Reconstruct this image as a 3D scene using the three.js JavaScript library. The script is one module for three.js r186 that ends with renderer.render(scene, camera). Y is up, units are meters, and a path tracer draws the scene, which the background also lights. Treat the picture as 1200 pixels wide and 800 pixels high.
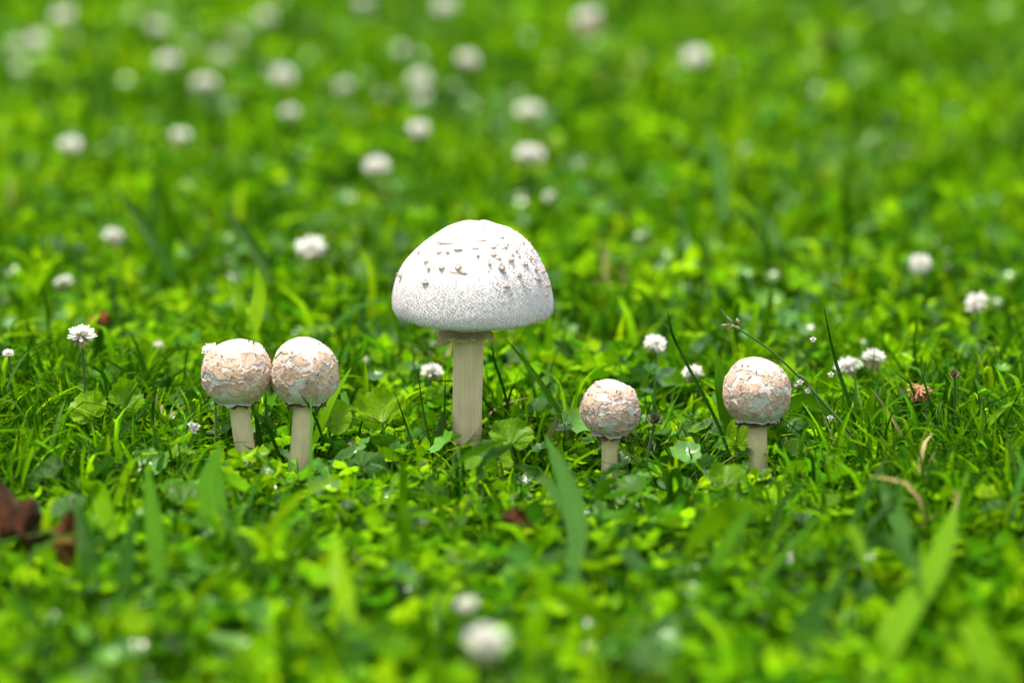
import * as THREE from 'three';
import { mergeGeometries } from 'three/addons/utils/BufferGeometryUtils.js';
import { ImprovedNoise } from 'three/addons/math/ImprovedNoise.js';

// ---------------------------------------------------------------- camera, sky, sun, exposure
const scene = new THREE.Scene();
const PITCH = 12 * Math.PI / 180, FOCUS = 4.0, FPX = 6666.7;      // FPX: focal length in pixels of a 1200 x 800 frame
const CAM_Y = 0.9432, CAM_Z = 3.889;
const camera = new THREE.PerspectiveCamera(2 * Math.atan(400 / FPX) * 180 / Math.PI, 1.5, 0.05, 600);
camera.position.set(0, CAM_Y, CAM_Z);
camera.lookAt(0, CAM_Y - Math.sin(PITCH) * 10, CAM_Z - Math.cos(PITCH) * 10);
camera.focus = FOCUS; camera.userData.fStop = 3.1;                // about 195 mm lens, 62 mm opening
camera.updateMatrixWorld(true);

{ // bright, evenly overcast sky: brightest overhead, slightly cool
  const W = 64, H = 32, data = new Float32Array(W * H * 4);
  for (let y = 0; y < H; y++) for (let x = 0; x < W; x++) {
    const s = Math.max(0, Math.sin(((y + 0.5) / H - 0.5) * Math.PI));
    const l = 0.36 * (1 + 2 * s) / 3;
    data.set([l * 0.95, l * 1.0, l * 1.09, 1], (y * W + x) * 4);
  }
  const sky = new THREE.DataTexture(data, W, H, THREE.RGBAFormat, THREE.FloatType);
  sky.mapping = THREE.EquirectangularReflectionMapping; sky.magFilter = THREE.LinearFilter; sky.needsUpdate = true;
  scene.background = sky; scene.environment = sky;
}
const sun = new THREE.DirectionalLight(0xfff0dc, 1.5);
sun.position.set(-0.8, 4.2, 0.0); sun.target.position.set(0, 0, 0);
sun.castShadow = true; sun.shadow.radius = 26; sun.shadow.mapSize.set(2048, 2048);
Object.assign(sun.shadow.camera, { left: -3, right: 3, top: 3, bottom: -3, near: 0.5, far: 12 });
scene.add(sun, sun.target);

const renderer = new THREE.WebGLRenderer({ antialias: true });
renderer.setSize(1024, 682);
renderer.toneMapping = THREE.LinearToneMapping;
renderer.toneMappingExposure = 4.8;
renderer.shadowMap.enabled = true;

// ---------------------------------------------------------------- helpers
let seed = 12345;
const rnd = () => { seed = (seed + 0x6d2b79f5) | 0; let t = Math.imul(seed ^ (seed >>> 15), 1 | seed); t = (t + Math.imul(t ^ (t >>> 7), 61 | t)) ^ t; return ((t ^ (t >>> 14)) >>> 0) / 4294967296; };
const R = (a, b) => a + (b - a) * rnd();
const pick = (a) => a[Math.floor(rnd() * a.length)];
const V = (x, y, z) => new THREE.Vector3(x, y, z);
const perlin = new ImprovedNoise();
const nz = (x, y, z = 0) => perlin.noise(x + 31.7, y + 17.3, z + 5.1);
const sm = THREE.MathUtils.smoothstep, lerp = THREE.MathUtils.lerp;

// a point of the lawn seen at photo position (u, v) on the upright plane at depth z, or at height y
const cosP = Math.cos(PITCH), sinP = Math.sin(PITCH);
function ray(u, v) { const a = (u - 600) / FPX, b = -(v - 400) / FPX; return V(a, b * cosP - sinP, -cosP - b * sinP); }
function at(u, v, z = 0) { const d = ray(u, v), t = (z - CAM_Z) / d.z; return V(d.x * t, CAM_Y + d.y * t, z); }
function atHeight(u, v, y) { const d = ray(u, v), t = (y - CAM_Y) / d.y; return V(d.x * t, y, CAM_Z + d.z * t); }
function seen(x, y, z) { const dy = y - CAM_Y, dz = z - CAM_Z, depth = -dz * cosP - dy * sinP, up = dy * cosP - dz * sinP; return [600 + FPX * x / depth, 400 - FPX * up / depth, depth]; }
const PX = FOCUS / FPX;                                            // metres per photo pixel at the focused depth

const taken = new Map();
function numbered(n) { const k = taken.get(n) ?? 0; taken.set(n, k + 1); return k ? n + '_' + String(k).padStart(3, '0') : n; }
function tag(o, label, category, group, kind) { o.userData = { label, category }; if (group) o.userData.group = group; if (kind) o.userData.kind = kind; return o; }
function thing(name, label, category, pos, group) { const o = new THREE.Group(); o.name = numbered(name); if (pos) o.position.copy(pos); scene.add(o); return tag(o, label, category, group); }
function part(name, g, m, parent) { const o = new THREE.Mesh(g, m); o.name = name; parent.add(o); return o; }

class MB { // collects triangles with optional vertex colours and uv
  constructor() { this.p = []; this.c = []; this.t = []; this.i = []; }
  v(p, c, u = 0, w = 0) { this.p.push(p.x, p.y, p.z); if (c) this.c.push(c[0], c[1], c[2]); this.t.push(u, w); return this.p.length / 3 - 1; }
  q(a, b, c, d) { this.i.push(a, b, c, a, c, d); }
  tri(a, b, c) { this.i.push(a, b, c); }
  build() {
    const g = new THREE.BufferGeometry();
    g.setAttribute('position', new THREE.Float32BufferAttribute(this.p, 3));
    g.setAttribute('uv', new THREE.Float32BufferAttribute(this.t, 2));
    if (this.c.length) g.setAttribute('color', new THREE.Float32BufferAttribute(this.c, 3));
    g.setIndex(this.i); g.computeVertexNormals(); return g;
  }
}
// round tapered stalk along points
function tube(mb, pts, rad, n = 6, col = null, cap = true) {
  const c = new THREE.CatmullRomCurve3(pts), k = Math.max(4, (pts.length - 1) * 4), rows = [];
  const at0 = V(0, 0, 0);
  for (let i = 0; i <= k; i++) {
    const t = i / k, p = c.getPoint(t), d = c.getTangent(t), r = typeof rad === 'function' ? rad(t) : rad;
    const a = V(0, 0, 1).cross(d).lengthSq() > 1e-4 ? V(0, 0, 1).cross(d).normalize() : V(1, 0, 0), b = d.clone().cross(a);
    const row = [];
    for (let j = 0; j <= n; j++) { const q = j / n * Math.PI * 2, rr = typeof r === 'object' ? r[j % n] : r; row.push(mb.v(at0.copy(p).addScaledVector(a, Math.cos(q) * rr).addScaledVector(b, Math.sin(q) * rr), typeof col === 'function' ? col(t) : col, j / n, t)); }
    rows.push(row);
  }
  for (let i = 0; i < k; i++) for (let j = 0; j < n; j++) mb.q(rows[i][j], rows[i][j + 1], rows[i + 1][j + 1], rows[i + 1][j]);
  if (cap) { const e = mb.v(c.getPoint(1), typeof col === 'function' ? col(1) : col, 0.5, 1); for (let j = 0; j < n; j++) mb.tri(rows[k][j], rows[k][j + 1], e); }
}
// grass blade: folded ribbon along points. prof(t) gives the half width
function ribbon(mb, pts, half, { k = 12, fold = 0.35, side = null, twist = 0, col = null } = {}) {
  const c = pts.length > 1 && pts[0].isVector3 ? new THREE.CatmullRomCurve3(pts) : pts, rows = [];
  for (let i = 0; i <= k; i++) {
    const t = i / k, p = c.getPoint(t), d = c.getTangent(t);
    let s = side ? side.clone() : V(1, 0, 0.25);
    s.addScaledVector(d, -s.dot(d)); if (s.lengthSq() < 1e-5) s.set(0, 0, 1); s.normalize();
    if (twist) s.applyAxisAngle(d, twist * t);
    const up = s.clone().cross(d).normalize(), w = Math.max(half(t), 1e-5), q = col ? col(t) : null;
    rows.push([mb.v(p.clone().addScaledVector(s, -w).addScaledVector(up, w * fold), q, 0, t), mb.v(p, q, 0.5, t), mb.v(p.clone().addScaledVector(s, w).addScaledVector(up, w * fold), q, 1, t)]);
  }
  for (let i = 0; i < k; i++) for (let j = 0; j < 2; j++) mb.q(rows[i][j], rows[i][j + 1], rows[i + 1][j + 1], rows[i + 1][j]);
}
const bladeHalf = (w) => (t) => w * (t < 0.35 ? 0.62 + 0.38 * Math.sin(t / 0.35 * Math.PI / 2) : Math.pow(Math.cos((t - 0.35) / 0.65 * Math.PI / 2), 0.75));
const leafHalf = (w) => (t) => w * Math.pow(Math.sin(Math.PI * Math.min(1, Math.pow(t, 0.85) * 0.97 + 0.03)), 0.8);

// ---------------------------------------------------------------- textures
function noiseTex(size, f, srgb = false) {
  const d = new Uint8Array(size * size * 4);
  for (let y = 0; y < size; y++) for (let x = 0; x < size; x++) { const c = f(x / size, y / size); for (let k = 0; k < 3; k++) d[(y * size + x) * 4 + k] = Math.max(0, Math.min(255, c[k] * 255)); d[(y * size + x) * 4 + 3] = 255; }
  const t = new THREE.DataTexture(d, size, size); t.magFilter = THREE.LinearFilter; t.minFilter = THREE.LinearMipmapLinearFilter; t.generateMipmaps = true; t.wrapS = t.wrapT = THREE.RepeatWrapping; if (srgb) t.colorSpace = THREE.SRGBColorSpace; t.needsUpdate = true; return t;
}
const per = (x, y, f, s) => { // tileable noise
  const a = x * 2 * Math.PI, b = y * 2 * Math.PI, k = f / (2 * Math.PI); return perlin.noise(Math.cos(a) * k + s, Math.sin(a) * k + 7.7 + Math.cos(b) * k, Math.sin(b) * k + s * 2.1);
};
// lengthwise veins and blotches of grass blades (u across, v along)
const bladeTex = noiseTex(256, (x, y) => { const v = 0.84 + 0.1 * Math.cos(x * Math.PI * 2 * 9) + 0.12 * per(x, y, 5, 3) + 0.07 * per(x, y, 30, 9) + (Math.abs(x - 0.5) < 0.035 ? 0.16 : 0); return [v * (1 + 0.12 * per(x, y, 4, 5)), v, v]; });
// radiating veins of round leaves (uv is the flat leaf, stalk at 0.5, 0.12)
const veinTex = noiseTex(512, (x, y) => {
  const dx = x - 0.5, dy = y - 0.14, r = Math.hypot(dx, dy), a = Math.atan2(dx, dy);
  let vein = 0;
  for (const q of [-1.5, -0.95, -0.45, 0, 0.45, 0.95, 1.5]) {
    const w = 0.012 * (1.15 - r), off = Math.abs(Math.sin(a - q)) * r; if (Math.cos(a - q) > 0) vein = Math.max(vein, 1 - sm(off, w * 0.5, w * 1.6));
    for (let k = 1; k < 5; k++) { const b = r * Math.cos(a - q) - k * 0.17, c = Math.abs(off - b * 0.8); if (b > 0 && b < 0.16) vein = Math.max(vein, 0.7 * (1 - sm(c, 0.003, 0.012))); }
  }
  const n = 0.86 + 0.16 * per(x, y, 4, 2) + 0.12 * per(x, y, 14, 6) + 0.07 * per(x, y, 50, 1);
  return [n * (1 + 0.55 * vein), n * (1 + 0.35 * vein), n * (1 + 0.6 * vein)].map((q) => q * 1.1);
});
const veinBump = noiseTex(512, (x, y) => {
  const dx = x - 0.5, dy = y - 0.14, r = Math.hypot(dx, dy), a = Math.atan2(dx, dy); let h = 0.75 + 0.2 * per(x, y, 18, 4);
  for (const q of [-1.5, -0.95, -0.45, 0, 0.45, 0.95, 1.5]) if (Math.cos(a - q) > 0) { const off = Math.abs(Math.sin(a - q)) * r; h -= 0.5 * (1 - sm(off, 0.004, 0.03)); for (let k = 1; k < 5; k++) { const b = r * Math.cos(a - q) - k * 0.17, c = Math.abs(off - b * 0.8); if (b > 0 && b < 0.16) h -= 0.3 * (1 - sm(c, 0.004, 0.02)); } }
  return [h, h, h];
});
const fleshBump = noiseTex(512, (x, y) => { const v = 0.5 + 0.3 * per(x, y, 16, 3) + 0.25 * per(x, y, 48, 8) + 0.2 * per(x, y, 110, 2); return [v, v, v]; });
const skinTex = noiseTex(512, (x, y) => { const a = per(x, y, 7, 3), b = per(x, y, 28, 5), c = per(x, y, 90, 9), v = 0.86 + 0.2 * a + 0.2 * b + 0.2 * c; return [v + 0.03, v * (0.99 - 0.06 * b), v * (0.98 - 0.12 * b)]; });
const stemTex = noiseTex(512, (x, y) => { // fibres along the stem
  const f = perlin.noise(Math.cos(x * 6.283) * 9, Math.sin(x * 6.283) * 9, y * 2.2) * 0.08 + perlin.noise(Math.cos(x * 6.283) * 26, Math.sin(x * 6.283) * 26 + 4, y * 3) * 0.07 + 0.16 * per(x, y, 8, 4), v = 0.84 + f;
  return [v, v * 0.985, v * (0.96 - 0.15 * Math.max(0, -f))];
});
const soilTex = noiseTex(512, (x, y) => { const a = 0.5 + 0.5 * per(x, y, 6, 2) + 0.5 * per(x, y, 24, 5) + 0.35 * per(x, y, 80, 7), g = sm(per(x, y, 10, 8), -0.1, 0.15); return [lerp(0.34, 0.22, g) * (0.6 + 0.7 * a), lerp(0.27, 0.34, g) * (0.6 + 0.7 * a), lerp(0.18, 0.08, g) * (0.6 + 0.7 * a)]; }, true);
soilTex.repeat.set(900, 900);

// ---------------------------------------------------------------- materials
const PM = (o) => new THREE.MeshPhysicalMaterial({ side: THREE.DoubleSide, ...o });
const C = (r, g, b) => new THREE.Color().setRGB(r, g, b);
const leafBase = { roughness: 0.97, transmission: 0.34, thickness: 0, specularIntensity: 0.02 };
const M = {
  lush: PM({ ...leafBase, vertexColors: true, clearcoat: 0 }),
  blade: PM({ ...leafBase, transmission: 0.42, map: bladeTex, clearcoat: 0.15, clearcoatRoughness: 0.4 }),
  shiny: PM({ ...leafBase, transmission: 0.5, map: veinTex, bumpMap: veinBump, bumpScale: 0.0012, clearcoat: 0.45, clearcoatRoughness: 0.4 }),
  petal: PM({ color: C(0.84, 0.84, 0.80), roughness: 0.95, transmission: 0.35, thickness: 0, specularIntensity: 0.4 }),
  flesh: PM({ color: C(0.69, 0.66, 0.635), roughness: 0.85, bumpMap: fleshBump, bumpScale: 0.0007, specularIntensity: 0.5 }),
  bigCap: PM({ color: C(0.69, 0.67, 0.69), roughness: 0.85, bumpMap: fleshBump, bumpScale: 0.0005, specularIntensity: 0.5 }),
  skin: PM({ vertexColors: true, map: skinTex, roughness: 0.85, bumpMap: fleshBump, bumpScale: 0.0005, specularIntensity: 0.5 }),
  stalk: PM({ color: C(0.86, 0.745, 0.46), map: stemTex, bumpMap: stemTex, bumpScale: 0.0004, roughness: 0.8, specularIntensity: 0.5 }),
  collar: PM({ color: C(0.78, 0.68, 0.38), map: skinTex, bumpMap: fleshBump, bumpScale: 0.0008, roughness: 0.9 }),
  gill: PM({ color: C(0.62, 0.58, 0.47), roughness: 0.9 }),
  dark: PM({ color: C(0.06, 0.03, 0.022), roughness: 0.9 }),
  dead: PM({ vertexColors: true, roughness: 0.9, specularIntensity: 0.2, transmission: 0.12, thickness: 0, map: veinTex, bumpMap: veinBump, bumpScale: 0.002 }),
  dry: PM({ vertexColors: true, roughness: 0.9, transmission: 0.25, thickness: 0 }),
  soil: new THREE.MeshStandardMaterial({ map: soilTex, roughness: 1 }),
};
// tones of the living leaves
const TONE = {
  yellow: [0.22, 0.44, 0.002], bright: [0.15, 0.35, 0.002], mid: [0.065, 0.21, 0.002], deep: [0.022, 0.095, 0.002], blue: [0.06, 0.175, 0.022], straw: [0.42, 0.36, 0.16],
};
const tint = (mats, tone) => { const k = mats + tone; return tint[k] ??= (() => { const m = M[mats].clone(); m.color.setRGB(...TONE[tone]); return m; })(); };

// ---------------------------------------------------------------- ground
{
  const g = new THREE.PlaneGeometry(400, 400, 1, 1); g.rotateX(-Math.PI / 2);
  const o = new THREE.Mesh(g, M.soil); o.name = 'ground'; scene.add(o);
  tag(o, 'dark soil and moss under the lawn', 'ground', null, 'structure');
}

// ---------------------------------------------------------------- mushrooms
// surface of revolution from [radius, height] points with a height-field bump; returns geometry
function lathe(profile, seg, rows, bump) {
  const curve = new THREE.CatmullRomCurve3(profile.map(([r, y]) => V(r, y, 0)), false, 'centripetal'), mb = new MB(), ring = [];
  for (let i = 0; i <= rows; i++) {
    const t = i / rows, p = curve.getPointAt(t), d = curve.getTangentAt(t), row = [];
    for (let j = 0; j <= seg; j++) {
      const q = (j % seg) / seg * Math.PI * 2, n = V(d.y, -d.x, 0).multiplyScalar(-1), b = bump ? bump(t, q, p) : 0, r = Math.max(0, p.x + n.x * b);
      row.push(mb.v(V(r * Math.cos(q), p.y + n.y * b, r * Math.sin(q)), null, j / seg * 6, t * 3));
    }
    ring.push(row);
  }
  for (let i = 0; i < rows; i++) for (let j = 0; j < seg; j++) mb.q(ring[i][j], ring[i][j + 1], ring[i + 1][j + 1], ring[i + 1][j]);
  return mb.build();
}
function stalk(pts, r0, r1, parent) { // pts from the ground up, relative to the thing
  const mb = new MB(); tube(mb, pts, (t) => 0.94 * lerp(r0, r1, t) * (1 + 0.2 * Math.exp(-t * 6)) * (1 + 0.05 * nz(t * 7, r0 * 900)), 36, null, false);
  return part('stem', mb.build(), M.stalk, parent);
}
// ragged veil: a thick flared band round the stem, ro(q) and drop(q) give its outer edge
function veil(name, y, ri, ro, drop, thick, mat, parent, x = 0, z = 0) {
  const mb = new MB(), n = 96, rows = [];
  for (let j = 0; j <= n; j++) {
    const q = j % n / n * Math.PI * 2, o = ro(q), dr = drop(q), row = [], m = 7;
    for (let s = 0; s <= m; s++) { const t = s / m, r = lerp(ri, o, t) , yy = y - dr * t * t + 0.0006 * nz(q * 5, t * 6); row.push(mb.v(V(x + r * Math.cos(q), yy, z + r * Math.sin(q)), null, q, t)); }
    for (let s = m; s >= 0; s--) { const t = s / m, r = lerp(ri, o, t), yy = y - dr * t * t - thick * (1.1 - 0.5 * t) + 0.0006 * nz(q * 7, t * 9 + 4); row.push(mb.v(V(x + r * Math.cos(q), yy, z + r * Math.sin(q)), null, q, t)); }
    rows.push(row);
  }
  for (let j = 0; j < n; j++) for (let s = 0; s < rows[0].length - 1; s++) mb.q(rows[j][s], rows[j][s + 1], rows[j + 1][s + 1], rows[j + 1][s]);
  return part(name, mb.build(), mat, parent);
}

{ // the tall mushroom
  const Z = -0.04, base = at(547, 575, Z); base.y = 0;
  const rim = at(553.5, 369, Z), top = rim.clone().sub(base);
  const o = thing('mushroom', 'tallest mushroom, wide white domed cap with brown scales on a pale stem', 'mushroom', base);
  const stemTop = at(550, 372, Z).sub(base);
  stalk([V(0, -0.01, 0), V(0.0002, 0.03, 0), at(547.5, 480, Z).sub(base), stemTop], 0.0108, 0.0113, o);
  const prof = [[0, 66.5], [8, 66], [17, 63.4], [26, 59.6], [34.6, 53.6], [42.6, 45.6], [49.3, 36], [53.8, 26], [56.2, 16], [56.8, 8], [55.2, 2.2], [52, 0], [49, 1]].map(([r, y]) => [r / 1000, y / 1000]);
  const capG = lathe(prof, 220, 110, (t, q, p) => 0.0011 * nz(Math.cos(q) * 2.2, Math.sin(q) * 2.2, t * 3) + 0.0003 * nz(Math.cos(q) * 14, Math.sin(q) * 14, t * 22) + (() => { // lifted rim of the smooth central skin
    const rr = 0.026 + 0.0035 * nz(Math.cos(q) * 2.5, Math.sin(q) * 2.5, 9) + 0.0015 * nz(Math.cos(q) * 9, Math.sin(q) * 9, 2), e = (p.x - rr) / 0.0012; return p.y > 0.04 ? 0.0006 * (1 - sm(e, -0.4, 0.4)) : 0; })());
  // the crown leans a little to one side
  const lean = (y) => 0.0034 * sm(y, 0.03, 0.066);
  { const p = capG.attributes.position; for (let i = 0; i < p.count; i++) p.setX(i, p.getX(i) + lean(p.getY(i))); capG.computeVertexNormals(); }
  const cap = part('cap', capG, M.bigCap, o); cap.position.copy(top); cap.rotation.set(0.01, 0, -0.012);
  // granules over the rind: too many to count
  const curve = new THREE.CatmullRomCurve3(prof.map(([r, y]) => V(r, y, 0)), false, 'centripetal');
  const gg = new THREE.SphereGeometry(1, 7, 4, 0, Math.PI * 2, 0, Math.PI * 0.62);
  const N = 5000, inst = new THREE.InstancedMesh(gg, M.bigCap, N), m4 = new THREE.Matrix4(), qn = new THREE.Quaternion(); let k = 0;
  const cum = [0]; for (let i = 1; i <= 400; i++) cum.push(cum[i - 1] + curve.getPointAt((i - 0.5) / 400 * 0.96).x);
  for (let i = 0; i < N; i++) { // even spread with a little disorder
    const target = (i + R(-9, 10)) / N * cum[400]; let lo = 0; if (target < 0 || target > cum[400]) continue; while (cum[lo + 1] < target) lo++;
    const t = (lo + 0.5 + R(-0.5, 0.5)) / 400 * 0.96, p = curve.getPointAt(t), d = curve.getTangentAt(t), q = i * 2.399963 + R(-0.7, 0.7) * 0.0013 / Math.max(p.x, 0.003), ct = Math.cos(q), st = Math.sin(q);
    const right = sm(Math.cos(q - 0.15), 0.2, 0.65);
    if (p.x < 0.027 && p.y > 0.04) continue;
    if (p.y > 0.026 && rnd() < sm(p.y, 0.026, 0.042) * (0.95 - 0.5 * right)) continue;
    const n = V(-d.y * ct, d.x, -d.y * st).normalize();
    if (n.dot(V(ct * p.x, p.y - 0.01, st * p.x)) < 0) n.negate();
    const axis = n.clone().add(V(R(-0.2, 0.2), R(-0.05, 0.25), R(-0.2, 0.2))).normalize();
    const big = right > 0.3 && p.y > 0.02 && rnd() < 0.14 ? 1.5 : 1, s = R(0.00046, 0.00070) * big * (p.y > 0.036 && right < 0.3 ? 0.7 : 1);
    qn.setFromUnitVectors(V(0, 1, 0), axis); const bump = 0.0011 * nz(ct * 2.2, st * 2.2, t * 3);
    m4.compose(V(p.x * ct + lean(p.y), p.y, p.x * st).addScaledVector(n, bump - 0.00005), qn, V(s, s * R(0.4, 0.65) * (1 + 1.3 * (1 - sm(p.y, 0.003, 0.022))) * (1 + 0.8 * right * sm(p.y, 0.01, 0.03)), s * R(0.85, 1.2))); inst.setMatrixAt(k++, m4);
  }
  inst.count = k;
  inst.name = 'granules'; inst.userData = { kind: 'stuff' }; cap.add(inst);
  // torn brown-edged scales, each where it stands on the cap
  o.updateMatrixWorld(true); cap.updateMatrixWorld(true);
  const rc = new THREE.Raycaster(), inv = cap.matrixWorld.clone().invert();
  const scale = (u, v, w, h, lift = 1, tone = 0) => {
    rc.set(camera.position, ray(u, v).normalize()); const hit = rc.intersectObject(new THREE.Mesh(capG).copy(cap, false), false)[0]; if (!hit) return;
    const p = hit.point.clone(), n = hit.face.normal.clone().transformDirection(cap.matrixWorld); if (n.dot(ray(u, v)) > 0) n.negate();
    const up = V(0, 1, 0).addScaledVector(n, -n.y).normalize(), side = up.clone().cross(n).normalize(), mb = new MB(), a = 13;
    const rings = [[1.15, -0.0004, 0], [1.0, 0.0005, 0.0], [0.88, 0.0013, 1], [0.5, 0.0007, 0.2], [0, 0.0005, 0.1]], rows = [], sd = u * 1.3 + v;
    for (const [f, hh, br] of rings) {
      const row = [];
      for (let j = 0; j <= a; j++) {
        const q = j % a / a * Math.PI * 2, e = 1 + 0.45 * nz(Math.cos(q) * 1.6, Math.sin(q) * 1.6, sd), lo = 1 - 0.9 * Math.sin(q), H = hh > 0 ? hh * 0.85 * Math.min(lift, 1.4) * (0.55 + 0.6 * lo) * (1 + 0.7 * nz(q * 2, sd)) : hh;
        const x = Math.cos(q) * w * 0.5 * PX * e * f, y = Math.sin(q) * h / Math.max(0.4, up.y * cosP - up.z * sinP) * 0.5 * PX * e * f, b = br * (0.6 + 0.6 * nz(q * 1.5, sd * 3) + 0.25);
        const w0 = [0.74, 0.70, 0.66], c0 = tone ? [0.34, 0.19, 0.10] : [0.48, 0.29, 0.18];
        row.push(mb.v(p.clone().addScaledVector(side, x).addScaledVector(up, y).addScaledVector(n, H).applyMatrix4(inv), w0.map((q0, i) => lerp(q0, c0[i], Math.max(0, Math.min(1, b)))), x * 60, y * 60));
      }
      rows.push(row);
    }
    for (let i = 0; i < rows.length - 1; i++) for (let j = 0; j < a; j++) mb.q(rows[i][j], rows[i][j + 1], rows[i + 1][j + 1], rows[i + 1][j]);
    part('scale', mb.build(), M.skin, cap);
  };
  for (const s of [[493, 285, 4, 3], [482, 296, 5, 4], [477, 301, 5, 4], [492, 295, 6, 5], [515, 295, 7, 5], [525, 296, 5, 3], [537, 293, 11, 3], [500, 306, 7, 6], [503, 315, 5, 4, 1.6, 1], [518, 314, 8, 6, 2, 1], [536, 319, 22, 2.4, 0.3], [541, 318, 9, 3, 0.5], [537, 313, 8, 8, 1.8, 1], [499, 330, 9, 6, 1.5],
    [471, 323, 7, 6, 1.7, 1], [467, 321, 4, 4], [526, 285, 32, 2.2, 0.5], [565, 282, 15, 2.4, 0.5], [556, 290, 10, 4, 0.6], [560, 300, 4, 3], [573, 308, 4, 7, 1.3], [587, 313, 8, 9, 1.8, 1], [590, 318, 6, 4, 1.5, 1], [598, 305, 7, 5, 1.4], [604, 293, 5, 5], [608, 322, 5, 4, 1.4, 1], [615, 309, 8, 5, 1.6, 1],
    [621, 303, 5, 6, 1.5, 1], [627, 315, 7, 5, 1.6], [629, 326, 5, 6, 1.6], [632, 329, 5, 4, 1.8, 1], [622, 293, 5, 4], [612, 285, 5, 3], [594, 286, 5, 3, 0.8], [588, 278, 5, 2.5, 0.7], [578, 290, 8, 3, 0.7], [578, 298, 7, 5, 1], [592, 290, 4, 3], [635, 318, 4, 4, 1.4], [640, 333, 6, 7, 1.4], [643, 326, 4, 5, 1.5],
    [594, 335, 7, 5, 1.4, 1], [614, 333, 4, 6, 1.3], [600, 298, 3, 3], [608, 300, 4, 3], [626, 305, 4, 4], [616, 296, 4, 3], [567, 264, 5, 2, 0.5], [585, 303, 4, 3], [640, 345, 4, 4]]) scale(...s);
  // gills: radial folds under the cap
  {
    const mb = new MB(), n = 288, rows = [];
    for (let i = 0; i <= 6; i++) { const t = i / 6, r = lerp(0.0505, 0.0105, t), row = []; for (let j = 0; j <= n; j++) { const q = j % n / n * Math.PI * 2, rr = r; row.push(mb.v(V(Math.cos(q) * rr, 0.0012 + 0.009 * Math.sin(t * 2.4) + (j % 2 ? -0.004 : 0) * Math.sin(Math.PI * Math.min(0.97, t + 0.1)), Math.sin(q) * rr))); } rows.push(row); }
    for (let i = 0; i < 6; i++) for (let j = 0; j < n; j++) mb.q(rows[i][j], rows[i][j + 1], rows[i + 1][j + 1], rows[i + 1][j]);
    part('gills', mb.build(), M.gill, o).position.copy(top);
  }
  const rp = at(549, 391, Z).sub(base);
  veil('ring', rp.y + 0.003, 0.0102, (q) => 0.0195 + 0.0035 * Math.cos(q - Math.PI) + 0.003 * nz(Math.cos(q) * 2.4, Math.sin(q) * 2.4, 3) + 0.0028 * nz(Math.cos(q) * 9, Math.sin(q) * 9, 1), (q) => 0.004 + 0.004 * nz(Math.cos(q) * 2, Math.sin(q) * 2, 8) + 0.003 * nz(q * 6, 1), 0.0028, M.collar, o, rp.x, rp.z);
  const r2 = part('ring', (() => { const mb = new MB(); tube(mb, [V(-0.002, -0.002, 0.004), V(-0.008, -0.005, 0.006), V(-0.013, -0.0065, 0.005)], (t) => 0.0026 * (1 - 0.6 * t), 10); return mb.build(); })(), M.collar, o); r2.position.copy(rp).add(V(-0.011, 0.001, 0.009));
}

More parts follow.
